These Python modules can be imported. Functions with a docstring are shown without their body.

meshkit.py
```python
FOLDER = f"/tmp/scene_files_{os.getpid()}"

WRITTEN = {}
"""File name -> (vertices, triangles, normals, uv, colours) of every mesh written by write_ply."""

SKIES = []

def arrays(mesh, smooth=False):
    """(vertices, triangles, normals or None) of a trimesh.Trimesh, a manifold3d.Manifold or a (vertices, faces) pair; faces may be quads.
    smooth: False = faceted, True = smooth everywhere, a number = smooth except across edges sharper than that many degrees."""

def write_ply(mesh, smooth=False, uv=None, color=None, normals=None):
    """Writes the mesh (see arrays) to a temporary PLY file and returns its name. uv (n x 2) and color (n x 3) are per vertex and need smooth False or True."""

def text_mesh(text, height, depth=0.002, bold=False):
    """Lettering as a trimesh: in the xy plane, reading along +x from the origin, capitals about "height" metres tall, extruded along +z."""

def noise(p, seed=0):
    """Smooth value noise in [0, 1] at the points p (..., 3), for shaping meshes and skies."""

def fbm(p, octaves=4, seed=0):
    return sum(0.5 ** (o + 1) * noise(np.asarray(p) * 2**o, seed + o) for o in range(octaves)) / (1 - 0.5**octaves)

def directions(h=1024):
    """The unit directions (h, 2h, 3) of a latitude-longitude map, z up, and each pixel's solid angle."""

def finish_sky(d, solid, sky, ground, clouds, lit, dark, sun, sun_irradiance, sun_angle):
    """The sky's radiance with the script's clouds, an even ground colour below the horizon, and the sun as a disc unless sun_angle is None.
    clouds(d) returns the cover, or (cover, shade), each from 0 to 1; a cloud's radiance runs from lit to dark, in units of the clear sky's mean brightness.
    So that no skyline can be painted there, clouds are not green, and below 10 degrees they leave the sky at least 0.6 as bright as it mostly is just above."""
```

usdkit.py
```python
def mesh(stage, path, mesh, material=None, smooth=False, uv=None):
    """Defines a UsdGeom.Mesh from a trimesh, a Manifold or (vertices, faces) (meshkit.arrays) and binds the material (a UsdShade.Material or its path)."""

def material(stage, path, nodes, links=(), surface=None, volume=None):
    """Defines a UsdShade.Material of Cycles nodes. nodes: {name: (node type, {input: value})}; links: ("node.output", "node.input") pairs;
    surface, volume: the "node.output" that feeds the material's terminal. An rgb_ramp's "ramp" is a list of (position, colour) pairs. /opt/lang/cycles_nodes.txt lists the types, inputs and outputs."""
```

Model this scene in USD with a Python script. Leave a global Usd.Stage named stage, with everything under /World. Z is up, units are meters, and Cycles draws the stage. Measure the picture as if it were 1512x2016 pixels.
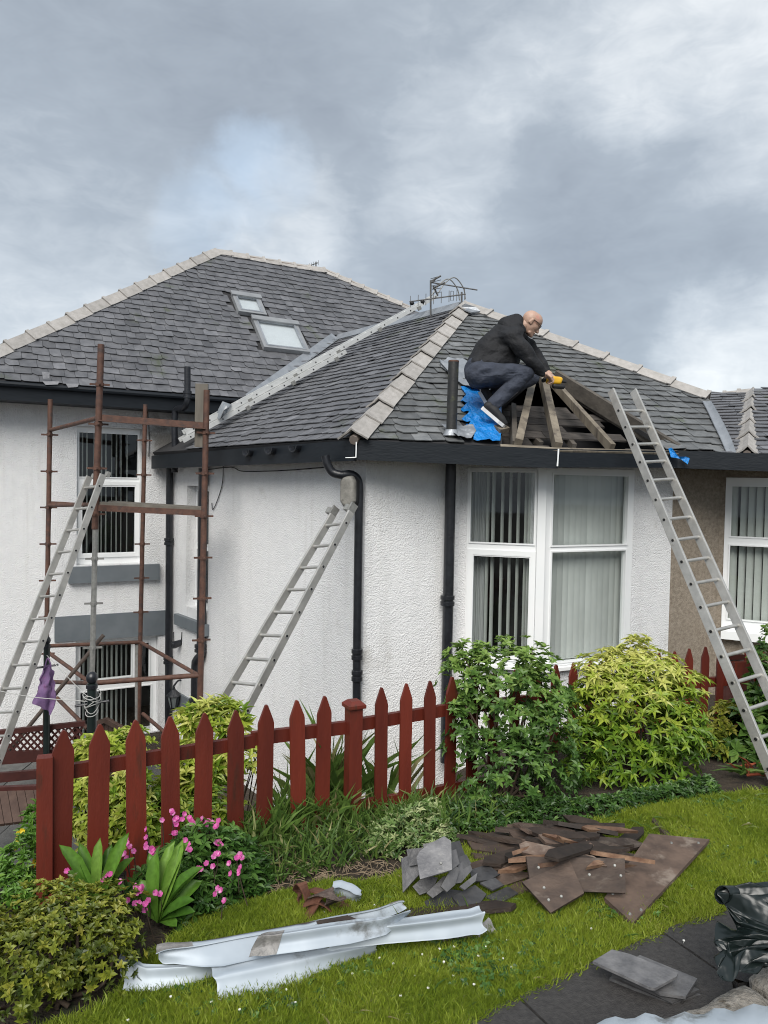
import math, random
import numpy as np, trimesh, usdkit, meshkit, manifold3d
import shapely.geometry as sg
from shapely import affinity
from shapely.ops import unary_union
from pxr import Usd, UsdGeom, UsdLux, UsdShade, Gf, Sdf, Vt

stage = Usd.Stage.CreateInMemory()
UsdGeom.SetStageUpAxis(stage, "Z")
UsdGeom.SetStageMetersPerUnit(stage, 1.0)
UsdGeom.Xform.Define(stage, "/World")
UsdGeom.Scope.Define(stage, "/World/Looks")
rng = np.random.default_rng(7)
random.seed(7)

# ------------------------------------------------------------------ camera
FPX = 1480.0                       # focal length in pixels of the 1512 x 2016 photograph
EYE = np.array([0.0, 0.0, 2.1])
PITCH, ROLL = math.atan(53 / FPX), 0.018
FWD = np.array([0, math.cos(PITCH), -math.sin(PITCH)])
UP0 = np.array([0, math.sin(PITCH), math.cos(PITCH)])
RIGHT = np.array([math.cos(ROLL), 0, 0]) + math.sin(ROLL) * UP0
UPV = math.cos(ROLL) * UP0 - np.array([math.sin(ROLL), 0, 0])
EXPOSURE = 1.3
cam = UsdGeom.Camera.Define(stage, "/World/camera")
m = Gf.Matrix4d(*RIGHT, 0, *UPV, 0, *(-FWD), 0, *EYE, 1)
cam.AddTransformOp().Set(m)
cam.CreateHorizontalApertureAttr(36.0)
cam.CreateVerticalApertureAttr(48.0)
cam.CreateFocalLengthAttr(36.0 * FPX / 1512)
cam.CreateClippingRangeAttr(Gf.Vec2f(0.05, 500))
cam.CreateExposureAttr(EXPOSURE)

# ------------------------------------------------------------------ sky and sun (overcast)
SUN = np.array([-0.12, -0.70, 0.70]); SUN /= np.linalg.norm(SUN)
SUN_EL, SUN_ROT = math.asin(SUN[2]), math.atan2(SUN[0], SUN[1])
SKY_STRENGTH, SUN_INTENSITY = 0.06, 0.4


def ray(x, y):
    d = FWD + (x - 756) / FPX * RIGHT + (1008 - y) / FPX * UPV
    return d / d[1]


def at(x, y, Y):
    return EYE + ray(x, y) * Y


def pix(p):
    q = np.asarray(p, float) - EYE
    w = q @ FWD
    return np.stack([756 + FPX * (q @ RIGHT) / w, 1008 - FPX * (q @ UPV) / w], -1)


def sky_lobe(N, L, i, x, y, r0, r1, vec):
    """a soft patch of the cloud cover, by direction; r0, r1 are cosines of its edge and middle"""
    d = FWD + (x - 756) / FPX * RIGHT + (1008 - y) / FPX * UPV
    d = d / np.linalg.norm(d)
    N[f"dot{i}"] = ("vector_math", {"math_type": "dot_product", "vector2": tuple(d)})
    N[f"lob{i}"] = ("map_range", {"range_type": "smoothstep", "from_min": math.cos(math.radians(r0)), "from_max": math.cos(math.radians(r1)), "to_min": 0.0, "to_max": 1.0, "clamp": True})
    L += [(vec, f"dot{i}.vector1"), (f"dot{i}.value", f"lob{i}.value")]
    return f"lob{i}.result"


def make_sky():
    N = {"geo": ("texture_coordinate", {}),
         "sky": ("sky_texture", {"sky_type": "single_scattering", "sun_disc": False, "sun_elevation": SUN_EL, "sun_rotation": SUN_ROT}),
         "map": ("mapping", {"scale": (1.0, 1.0, 2.2), "location": (3.1, 0.4, 0.7)}),
         "n1": ("noise_texture", {"scale": 2.3, "detail": 9.0, "roughness": 0.52, "distortion": 0.5}),
         "n2": ("noise_texture", {"scale": 7.0, "detail": 7.0, "roughness": 0.55, "distortion": 0.3}),
         "warp": ("noise_texture", {"scale": 8.0, "detail": 8.0, "roughness": 0.6}),
         "wsub": ("vector_math", {"math_type": "subtract", "vector2": (0.5, 0.5, 0.5)}),
         "wmul": ("vector_math", {"math_type": "scale", "scale": 0.13}),
         "wadd": ("vector_math", {"math_type": "add"}),
         "wn": ("vector_math", {"math_type": "normalize"})}
    L = [("geo.generated", "map.vector"), ("map.vector", "n1.vector"), ("map.vector", "n2.vector"), ("geo.generated", "warp.vector"),
         ("warp.color", "wsub.vector1"), ("wsub.vector", "wmul.vector1"), ("geo.generated", "wadd.vector1"), ("wmul.vector", "wadd.vector2"), ("wadd.vector", "wn.vector1")]
    # light and dark of the clouds
    N["ramp"] = ("rgb_ramp", {"ramp": [(0.22, (2.45, 2.78, 3.2)), (0.42, (3.1, 3.5, 3.95)), (0.58, (4.35, 4.75, 5.15)), (0.78, (6.7, 6.95, 7.1))]})
    N["m0"] = ("math", {"math_type": "multiply_add", "value2": 0.46, "value3": -0.06})
    N["m1"] = ("math", {"math_type": "multiply_add", "value2": 0.30})
    N["n3"] = ("noise_texture", {"scale": 17.0, "detail": 8.0, "roughness": 0.62, "distortion": 0.6})
    N["m2"] = ("math", {"math_type": "multiply_add", "value2": 0.24})
    L += [("map.vector", "n3.vector"), ("n1.fac", "m0.value1"), ("n2.fac", "m1.value1"), ("m0.value", "m1.value3"), ("n3.fac", "m2.value1"), ("m1.value", "m2.value3")]
    prev = "m2.value"
    lobes = [(1500, 40, 13, 2, .22), (880, 300, 6.5, 1, .17), (150, 560, 15, 3, .16), (570, 430, 6, 1, .17), (1500, 740, 9, 2, .34), (1010, 160, 4.5, 1, .10), (1180, 120, 6, 1, .08),
             (1000, 480, 13, 3, -.05), (1330, 440, 11, 3, -.07), (170, 200, 15, 4, -.10), (720, 60, 14, 3, -.07), (1180, 330, 8, 2, -.05), (620, 300, 8, 2, -.03)]
    for i, (x, y, r0, r1, a) in enumerate(lobes):
        o = sky_lobe(N, L, i, x, y, r0, r1, "wn.vector")
        N[f"ml{i}"] = ("math", {"math_type": "multiply_add", "value2": a})
        L += [(o, f"ml{i}.value1"), (prev, f"ml{i}.value3")]
        prev = f"ml{i}.value"
    L.append((prev, "ramp.fac"))
    # a thin place where the blue shows
    prevc = "ramp.color"
    for j, (x, y, r0) in enumerate(((395, 425, 3.4), (470, 385, 3.6), (545, 320, 3.6), (510, 300, 3.0))):
        o = sky_lobe(N, L, 90 + j, x, y, r0, .2, "wn.vector")
        N[f"gap{j}"] = ("math", {"math_type": "multiply", "value2": 0.22})
        N[f"blue{j}"] = ("mix", {"mix_type": "mix", "color2": (4.6, 5.9, 7.5)})
        L += [(o, f"gap{j}.value1"), (f"gap{j}.value", f"blue{j}.fac"), (prevc, f"blue{j}.color1")]
        prevc = f"blue{j}.color"
    N["mix"] = ("mix", {"mix_type": "mix", "fac": 0.9})
    N["bg"] = ("background_shader", {"strength": SKY_STRENGTH})
    L += [("sky.color", "mix.color1"), (prevc, "mix.color2"), ("mix.color", "bg.color")]
    return usdkit.material(stage, "/World/Looks/overcast_sky", N, L, surface="bg.background")


dome = UsdLux.DomeLight.Define(stage, "/World/sky")
UsdShade.MaterialBindingAPI.Apply(dome.GetPrim()).Bind(make_sky())
dome.GetPrim().SetCustomDataByKey("kind", "structure")
dome.GetPrim().SetCustomDataByKey("label", "grey overcast sky with one pale blue gap on the left")
dome.GetPrim().SetCustomDataByKey("category", "sky")
sun = UsdLux.DistantLight.Define(stage, "/World/sun")
sun.CreateNormalizeAttr(True)
sun.CreateIntensityAttr(SUN_INTENSITY)
sun.CreateAngleAttr(42.0)
sun.CreateColorAttr(Gf.Vec3f(1.0, 0.96, 0.90))
zz = SUN; xx = np.cross([0, 0, 1.0], zz); xx /= np.linalg.norm(xx); yy = np.cross(zz, xx)
sun.AddTransformOp().Set(Gf.Matrix4d(*xx, 0, *yy, 0, *zz, 0, 0, 0, 20, 1))


# ------------------------------------------------------------------ materials
LOOKS = {}


def mat(name, c1, c2=None, scale=6.0, rough=0.6, bump=None, metal=0.0, spec=0.5, tone=False, c3=None, c3at=(0.6, 0.72), c3scale=2.0, trans=0.0, stretch=(1, 1, 1), detail=4.0, rough2=None, coat=0.0, stain=None, streak=None):
    """principled material: c1..c2 mottled by noise, c3 in patches, bump = list of (scale, distance in m); tone: a per-piece value multiplies the colour"""
    c2 = c2 or c1
    N = {"g": ("geometry", {}), "mp": ("mapping", {"scale": stretch}), "n": ("noise_texture", {"scale": scale, "detail": detail, "roughness": 0.6}),
         "r": ("rgb_ramp", {"ramp": [(0.33, c1), (0.67, c2)]}), "p": ("principled_bsdf", {"roughness": rough, "metallic": metal, "specular_ior_level": spec, "coat_weight": coat})}
    L = [("g.position", "mp.vector"), ("mp.vector", "n.vector"), ("n.fac", "r.fac")]
    col = "r.color"
    if c3:
        N |= {"n3": ("noise_texture", {"scale": c3scale, "detail": 6.0, "roughness": 0.65}), "r3": ("map_range", {"range_type": "smoothstep", "from_min": c3at[0], "from_max": c3at[1], "clamp": True}), "x3": ("mix", {"mix_type": "mix", "color2": c3})}
        L += [("mp.vector", "n3.vector"), ("n3.fac", "r3.value"), ("r3.result", "x3.fac"), (col, "x3.color1")]
        col = "x3.color"
    if streak:                      # run-off marks down a wall
        N |= {"km": ("mapping", {"scale": (3.2, 3.2, .22)}), "kn": ("noise_texture", {"scale": 1.6, "detail": 7.0, "roughness": .7}), "kr": ("map_range", {"range_type": "smoothstep", "from_min": .50, "from_max": .78, "to_min": 0.0, "to_max": streak[0], "clamp": True}), "kx": ("mix", {"mix_type": "mix", "color2": streak[1]})}
        L += [("g.position", "km.vector"), ("km.vector", "kn.vector"), ("kn.fac", "kr.value"), ("kr.result", "kx.fac"), (col, "kx.color1")]
        col = "kx.color"
    if stain:                       # grime round a leaking joint: (centre, reach in m, colour)
        N |= {"sd": ("vector_math", {"math_type": "distance", "vector2": tuple(map(float, stain[0]))}), "sn": ("noise_texture", {"scale": 5.0, "detail": 6.0, "roughness": .65}), "sa": ("math", {"math_type": "multiply_add", "value2": stain[1] * 1.6}),
              "sm": ("map_range", {"range_type": "smoothstep", "from_min": stain[1] * .9, "from_max": stain[1] * 1.75, "to_min": 0.85, "to_max": 0.0, "clamp": True}), "sx": ("mix", {"mix_type": "mix", "color2": stain[2]})}
        L += [("g.position", "sd.vector1"), ("g.position", "sn.vector"), ("sn.fac", "sa.value1"), ("sd.value", "sa.value3"), ("sa.value", "sm.value"), ("sm.result", "sx.fac"), (col, "sx.color1")]
        col = "sx.color"
    if tone:
        N |= {"a": ("attribute", {"attribute": "tone"}), "h": ("hsv", {})}
        L += [("a.fac", "h.value"), (col, "h.color")]
        col = "h.color"
    L.append((col, "p.base_color"))
    if rough2 is not None:
        N["rr"] = ("map_range", {"from_min": 0.3, "from_max": 0.7, "to_min": rough, "to_max": rough2, "clamp": True})
        L += [("n.fac", "rr.value"), ("rr.result", "p.roughness")]
    prev = None
    for i, (bs, bd) in enumerate(bump or []):
        N[f"bn{i}"] = ("noise_texture", {"scale": bs, "detail": 3.0, "roughness": 0.55})
        N[f"b{i}"] = ("bump", {"distance": bd, "strength": 1.0})
        L += [("mp.vector", f"bn{i}.vector"), (f"bn{i}.fac", f"b{i}.height")]
        if prev:
            L.append((prev, f"b{i}.normal"))
        prev = f"b{i}.normal"
    if prev:
        L.append((prev, "p.normal"))
    surf = "p.BSDF"
    if trans:
        N |= {"t": ("translucent_bsdf", {}), "mx": ("mix_closure", {"fac": trans})}
        L += [(col, "t.color"), ("p.BSDF", "mx.closure1"), ("t.BSDF", "mx.closure2")]
        surf = "mx.closure"
    LOOKS[name] = usdkit.material(stage, f"/World/Looks/{name}", N, L, surface=surf)
    return LOOKS[name]


def glass(name, tint=(0.95, 0.96, 0.955), gloss=(0.9, 0.95, 1.0), boost=0.0):
    N = {"t": ("transparent_bsdf", {"color": tint}), "g": ("glossy_bsdf", {"roughness": 0.02, "color": gloss}), "f": ("fresnel", {"IOR": 1.55}), "a": ("math", {"math_type": "add", "value2": boost, "use_clamp": True}),
         "geo": ("geometry", {}), "inv": ("math", {"math_type": "subtract", "value1": 1.0}), "mul": ("math", {"math_type": "multiply"}), "m": ("mix_closure", {})}
    LOOKS[name] = usdkit.material(stage, f"/World/Looks/{name}", N, [("f.fac", "a.value1"), ("geo.backfacing", "inv.value2"), ("a.value", "mul.value1"), ("inv.value", "mul.value2"), ("mul.value", "m.fac"), ("t.BSDF", "m.closure1"), ("g.BSDF", "m.closure2")], surface="m.closure")
    return LOOKS[name]


M_RENDER = mat("white_roughcast", (.80, .805, .81), (.85, .855, .855), 9, 0.85, streak=(.34, (.52, .51, .48)), bump=[(68, .019), (22, .006)], c3=(.56, .55, .52), c3at=(.62, .80), c3scale=1.3)
M_DIRTY = mat("grimy_roughcast", (.80, .805, .81), (.85, .855, .855), 9, 0.85, streak=(.34, (.52, .51, .48)), bump=[(68, .019), (22, .006)], c3=(.56, .55, .52), c3at=(.62, .80), c3scale=1.3, stain=(at(322, 868, 11.3), .52, (.16, .145, .12)))
M_BROWN = mat("brown_pebbledash", (.20, .165, .125), (.32, .275, .22), 30, 0.9, [(95, .010)], c3=(.40, .36, .31), c3at=(.62, .74), c3scale=55)
M_GREYPAINT = mat("grey_painted_stone", (.125, .145, .16), (.155, .175, .19), 4, 0.6, [(60, .002)])
M_SLATE = mat("slate", (.084, .086, .094), (.138, .140, .150), 7, 0.42, [(38, .006)], tone=True, c3=(.075, .088, .052), c3at=(.58, .74), c3scale=1.6, rough2=0.6)
M_SLATE2 = mat("mossy_slate", (.088, .092, .094), (.145, .150, .152), 9, 0.45, [(38, .006)], tone=True, c3=(.075, .088, .052), c3at=(.56, .72), c3scale=2.6, rough2=.62)
M_UNDER = mat("dark_felt", (.02, .02, .022), (.03, .03, .032), 8, 0.9)
M_TILE = mat("concrete_ridge_tile", (.31, .295, .275), (.41, .39, .37), 12, 0.8, [(60, .003)], tone=True, c3=(.27, .26, .23), c3at=(.6, .78), c3scale=5)
M_MORTAR = mat("ridge_mortar", (.16, .13, .11), (.2, .17, .15), 12, 0.9)
M_NAVY = mat("dark_painted_fascia", (.007, .010, .014), (.011, .0145, .019), 5, 0.5, [(14, .002)], spec=.3, c3=(.03, .034, .038), c3at=(.70, .84), c3scale=7, stretch=(1, 1, 4))
M_PIPE = mat("black_iron_pipe", (.010, .011, .014), (.019, .021, .026), 14, 0.32, [(40, .003)])
M_UPVC = mat("white_upvc", (.80, .82, .82), (.83, .84, .84), 3, 0.28)
M_LEAD = mat("grey_lead", (.23, .25, .275), (.33, .35, .375), 5, 0.45, [(16, .01)], metal=.35)
M_TARP = mat("blue_tarpaulin", (.0, .15, .48), (.01, .22, .60), 9, 0.38, [(12, .05), (40, .012)], c3=(.05, .20, .42), c3at=(.58, .75), c3scale=7)
M_SARK = mat("old_roof_board", (.040, .035, .031), (.085, .074, .066), 5, 0.8, [(30, .004)], tone=True, stretch=(1, 6, 6))
M_RAFTER = mat("weathered_rafter", (.12, .10, .075), (.25, .215, .165), 6, 0.75, [(40, .004)], stretch=(1, 1, .25), c3=(.07, .058, .048), c3at=(.50, .68), c3scale=7)
M_RUST = mat("rusty_tube", (.066, .032, .023), (.118, .057, .038), 14, 0.72, [(60, .003)], c3=(.055, .035, .03), c3at=(.52, .66), c3scale=9)
M_GALV = mat("galvanised_tube", (.22, .22, .21), (.33, .33, .31), 18, 0.5, [(50, .002)], metal=.4)
M_BOARD = mat("scaffold_board", (.10, .09, .075), (.17, .155, .13), 8, 0.85, [(40, .004)], stretch=(1, 1, .2), c3=(.05, .075, .03), c3at=(.6, .75), c3scale=5)
M_ALU = mat("dull_aluminium", (.40, .395, .375), (.54, .53, .50), 8, 0.42, [(90, .0012)], metal=.55, c3=(.30, .285, .26), c3at=(.62, .76), c3scale=9)
M_ALUW = mat("pale_aluminium", (.60, .61, .60), (.70, .71, .70), 8, 0.4, metal=.35)
M_BLACK = mat("matt_black", (.008, .008, .009), (.014, .014, .015), 8, 0.6)
M_ROOM = mat("room_dark", (.03, .033, .033), (.045, .048, .048), 2, 0.9)
M_SLAT = mat("blind_fabric", (.50, .53, .50), (.57, .60, .57), 4, 0.85, trans=.15)
M_SLATG = mat("green_grey_blind", (.50, .525, .505), (.56, .585, .565), 3, 0.85, tone=True, trans=.12)
M_NET = mat("net_curtain", (.35, .37, .37), (.5, .52, .52), 12, 0.9, stretch=(9, 9, .3))
M_RED = mat("red_fence_paint", (.098, .0145, .0078), (.135, .0205, .0100), 9, 0.5, [(30, .002), (120, .0008)], tone=True, stretch=(1, 1, .18), c3=(.038, .018, .010), c3at=(.56, .74), c3scale=8)
M_REDOLD = mat("dark_red_lattice", (.045, .010, .008), (.065, .015, .011), 9, 0.6)
M_SOIL = mat("soil", (.028, .02, .014), (.060, .045, .030), 14, 0.95, [(30, .03), (90, .012)], c3=(.035, .05, .018), c3at=(.56, .7), c3scale=5)
M_LAWN = mat("lawn_turf", (.075, .12, .014), (.12, .17, .022), 9, 0.95, [(60, .02)])
M_ASPHALT = mat("dark_path", (.032, .030, .030), (.056, .053, .051), 40, 0.85, [(160, .006), (60, .004)], c3=(.065, .06, .055), c3at=(.64, .74), c3scale=70)
M_CONC = mat("rough_concrete", (.17, .155, .135), (.30, .28, .25), 28, 0.9, [(70, .012), (25, .012)], c3=(.10, .085, .065), c3at=(.55, .68), c3scale=18)
M_PATHLOW = mat("grey_slab", (.07, .07, .068), (.11, .11, .105), 9, 0.85, [(60, .004)])
M_DECK = mat("brown_deck", (.055, .03, .021), (.085, .05, .035), 9, 0.65, stretch=(1, 1, .2))
M_AERIAL = mat("aerial_metal", (.07, .07, .07), (.12, .12, .12), 12, .5, metal=.3)
M_WHITE = mat("white_shutter", (.74, .76, .75), (.80, .82, .81), 6, .6)
GL = glass("window_glass")
GLS = glass("skylight_glass", (.97, .98, .98), (.95, .97, 1.0), 0.3)

# ------------------------------------------------------------------ scene helpers
USED = {}


class T:
    def __init__(s, path, base):
        s.path, s.base = path, np.asarray(base, float)


def uniq(parent, name):
    k = USED.setdefault(parent, {})
    k[name] = n = k.get(name, -1) + 1
    return f"{parent}/{name}" if n == 0 else f"{parent}/{name}_{n:03d}"


def meta(path, label=None, cat=None, group=None, kind=None):
    p = stage.GetPrimAtPath(path)
    for k, v in (("label", label), ("category", cat), ("group", group), ("kind", kind)):
        if v:
            p.SetCustomDataByKey(k, v)


def define(path, mesh, material, smooth, base):
    v, f = np.asarray(mesh[0], float) - base, np.asarray(mesh[1], int)
    t = mesh[2] if len(mesh) > 2 else None
    g = usdkit.mesh(stage, path, (v, f), material, smooth=(True if (smooth and t is not None) else smooth))
    if t is not None:
        UsdGeom.PrimvarsAPI(g).CreatePrimvar("tone", Sdf.ValueTypeNames.FloatArray, "vertex").Set(Vt.FloatArray.FromNumpy(np.asarray(t, np.float32)))
    g.CreateDoubleSidedAttr(True)
    return g


def thing(name, label, cat, base=(0, 0, 0), group=None, kind=None):
    p = uniq("/World", name)
    UsdGeom.Xform.Define(stage, p).AddTranslateOp().Set(Gf.Vec3d(*map(float, base)))
    meta(p, label, cat, group, kind)
    return T(p, base)


def part(parent, name, mesh, material, smooth=False, label=None, kind=None):
    p = uniq(parent.path, name)
    define(p, mesh, material, smooth, parent.base)
    meta(p, label, None, None, kind)
    return T(p, parent.base)


def single(name, label, cat, mesh, material, smooth=False, group=None, kind=None, base=None):
    p = uniq("/World", name)
    v = np.asarray(mesh[0], float)
    if base is None:
        base = np.zeros(3) if kind else np.array([*v.mean(0)[:2], v[:, 2].min()])
    g = define(p, mesh, material, smooth, base)
    g.AddTranslateOp().Set(Gf.Vec3d(*map(float, base)))
    meta(p, label, cat, group, kind)
    return T(p, base)


def unit(v):
    v = np.asarray(v, float)
    return v / np.linalg.norm(v)


class MB:
    """collects shapes into one mesh; t = tone per vertex"""

    def __init__(s):
        s.v, s.f, s.t, s.n = [], [], [], 0

    def add(s, v, f, t=1.0):
        v, f = np.asarray(v, float), np.asarray(f, int)
        if f.shape[1] == 4:
            f = np.vstack([f[:, [0, 1, 2]], f[:, [0, 2, 3]]])
        s.v.append(v); s.f.append(f + s.n); s.t.append(np.broadcast_to(t, (len(v),))); s.n += len(v)
        return s

    def box(s, c, ex, ey, ez, t=1.0):
        c, ex, ey, ez = (np.asarray(x, float) for x in (c, ex, ey, ez))
        if np.dot(np.cross(ex, ey), ez) < 0:
            ex = -ex
        k = [(-1, -1, -1), (1, -1, -1), (1, 1, -1), (-1, 1, -1), (-1, -1, 1), (1, -1, 1), (1, 1, 1), (-1, 1, 1)]
        v = [c + a * ex + b * ey + d * ez for a, b, d in k]
        return s.add(v, [(0, 3, 2, 1), (4, 5, 6, 7), (0, 1, 5, 4), (1, 2, 6, 5), (2, 3, 7, 6), (3, 0, 4, 7)], t)

    def beam(s, a, b, w, h, up=(0, 0, 1), t=1.0):
        a, b = np.asarray(a, float), np.asarray(b, float)
        d = unit(b - a); x = unit(np.cross(d, up)); y = np.cross(x, d)
        return s.box((a + b) / 2, x * w / 2, (b - a) / 2, y * h / 2, t)

    def tube(s, pts, r, sides=10, t=1.0, cap=True):
        p = np.asarray(pts, float); r = np.broadcast_to(r, (len(p),))
        tan = np.gradient(p, axis=0); tan /= np.linalg.norm(tan, axis=1, keepdims=True) + 1e-12
        ref = np.array([0, 0, 1.0]) if abs(tan[0, 2]) < .9 else np.array([1.0, 0, 0])
        a = np.zeros_like(p); a[0] = unit(np.cross(tan[0], ref))
        for i in range(1, len(p)):
            q = a[i - 1] - tan[i] * (a[i - 1] @ tan[i]); a[i] = unit(q)
        b = np.cross(tan, a)
        an = np.arange(sides) * 2 * np.pi / sides
        v = p[:, None] + r[:, None, None] * (np.cos(an)[None, :, None] * a[:, None] + np.sin(an)[None, :, None] * b[:, None])
        v = v.reshape(-1, 3); f = []
        for i in range(len(p) - 1):
            for j in range(sides):
                k = (j + 1) % sides
                f.append((i * sides + j, i * sides + k, (i + 1) * sides + k, (i + 1) * sides + j))
        f = np.array(f); s.add(v, f, t)
        if cap:
            for i, flip in ((0, 1), (len(p) - 1, 0)):
                ring = v[i * sides:(i + 1) * sides]
                tri = [(0, j, j + 1) if not flip else (0, j + 1, j) for j in range(1, sides - 1)]
                s.add(ring, tri, t)
        return s

    def prism(s, ring, off, t=1.0):
        """closed prism from a convex-ish 3-D ring to ring + off (vector or per-vertex)"""
        a = np.asarray(ring, float); n = len(a); b = a + off
        f = [(0, j + 1, j) for j in range(1, n - 1)] + [(n, n + j, n + j + 1) for j in range(1, n - 1)]
        for j in range(n):
            k = (j + 1) % n
            f += [(j, k, n + k), (j, n + k, n + j)]
        return s.add(np.vstack([a, b]), f, t)

    def grid(s, P, t=1.0, thick=None):
        """a sheet of points P[i, j]; thick gives it a second skin"""
        P = np.asarray(P, float); a, b = P.shape[:2]
        i, j = np.meshgrid(np.arange(a - 1), np.arange(b - 1), indexing="ij")
        q = np.stack([i * b + j, (i + 1) * b + j, (i + 1) * b + j + 1, i * b + j + 1], -1).reshape(-1, 4)
        if thick is None:
            return s.add(P.reshape(-1, 3), q, t)
        du, dv = np.gradient(P, axis=0), np.gradient(P, axis=1)
        nn = np.cross(du, dv); nn /= np.linalg.norm(nn, axis=2, keepdims=True) + 1e-12
        Q = P - nn * thick; o = a * b
        edge = [(k, 0) for k in range(a)], [(k, b - 1) for k in range(a)], [(0, k) for k in range(b)], [(a - 1, k) for k in range(b)]
        f = [q, q[:, ::-1] + o]
        side = []
        for e in edge:
            for (i0, j0), (i1, j1) in zip(e[:-1], e[1:]):
                side.append((i0 * b + j0, i1 * b + j1, i1 * b + j1 + o, i0 * b + j0 + o))
        return s.add(np.vstack([P.reshape(-1, 3), Q.reshape(-1, 3)]), np.vstack(f + [np.array(side)]), t)

    def m(s, tone=False):
        v, f = np.vstack(s.v), np.vstack(s.f)
        return (v, f, np.concatenate(s.t)) if tone else (v, f)


def extrude(poly, depth, o, ex, ey, ez):
    """a shapely polygon in (s, t) extruded by depth along ez, placed at o"""
    B = MB()
    for g in getattr(poly, "geoms", [poly]):
        if g.is_empty or g.area < 1e-7:
            continue
        k = trimesh.creation.extrude_polygon(g, depth, engine="earcut")
        v = np.asarray(k.vertices)
        B.add(np.asarray(o) + v[:, :1] * ex + v[:, 1:2] * ey + v[:, 2:] * ez, k.faces)
    return B.m()


class Plane:
    def __init__(s, o, ex, n):
        s.o, s.ex, s.n = np.asarray(o, float), unit(ex), unit(n)
        s.ey = np.cross(s.n, s.ex)

    def hit(s, x, y, off=0.0):
        d = ray(x, y)
        return EYE + d * (((s.o + s.n * off - EYE) @ s.n) / (d @ s.n))

    def uv(s, p):
        q = np.asarray(p, float) - s.o
        return np.stack([q @ s.ex, q @ s.ey], -1)

    def P(s, u, v, off=0.0):
        return s.o + np.multiply.outer(np.asarray(u, float), s.ex) + np.multiply.outer(np.asarray(v, float), s.ey) + np.multiply.outer(np.asarray(off, float), s.n)

    def puv(s, x, y):
        return s.uv(s.hit(x, y))

    def poly(s, pts):
        return sg.Polygon([s.puv(*q) for q in pts])


def wallplane(pa, pb):
    """vertical plane through two points; ex runs from a to b (left to right as seen), n towards the viewer; v = height above a.z=0"""
    a, b = np.array([pa[0], pa[1], 0.0]), np.array([pb[0], pb[1], 0.0])
    ex = unit(b - a)
    n = np.cross(ex, [0, 0, 1.0])
    return Plane(a, ex, n)      # ey = n x ex = z


def sub(p, q):
    return p.difference(q)

# ------------------------------------------------------------------ planes of the house
def hdir(deg):
    return np.array([math.sin(math.radians(deg)), math.cos(math.radians(deg)), 0.0])


FE, LD, MU = hdir(75), hdir(-37.2), hdir(60)        # front eave, side eave (going away), main house eave
P0 = at(700, 864, 7.05)
_bis = unit(FE + LD)
_r = ray(915, 603)
_Y = (_bis[0] * (P0[1] - EYE[1]) - _bis[1] * (P0[0] - EYE[0])) / (_bis[0] * _r[1] - _bis[1] * _r[0])
APEX = EYE + _r * _Y


def roofplane(o, ex, other):
    n = unit(np.cross(ex, np.asarray(other) - o))
    return Plane(o, ex, n if n[2] > 0 else -n)


PF = roofplane(P0, FE, APEX)
PL = roofplane(P0, -LD, APEX)
WM = wallplane(at(283, 950, 11.2), at(283, 950, 11.2) + MU)
_mn = -WM.n
EAVE_M = WM.o + WM.n * 0.45
_ev = Plane(EAVE_M, MU, WM.n)
M0 = _ev.hit(220, 764)
PM = Plane(M0, MU, unit(-_mn * math.sin(math.radians(45)) + np.array([0, 0, math.cos(math.radians(45))])))

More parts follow.
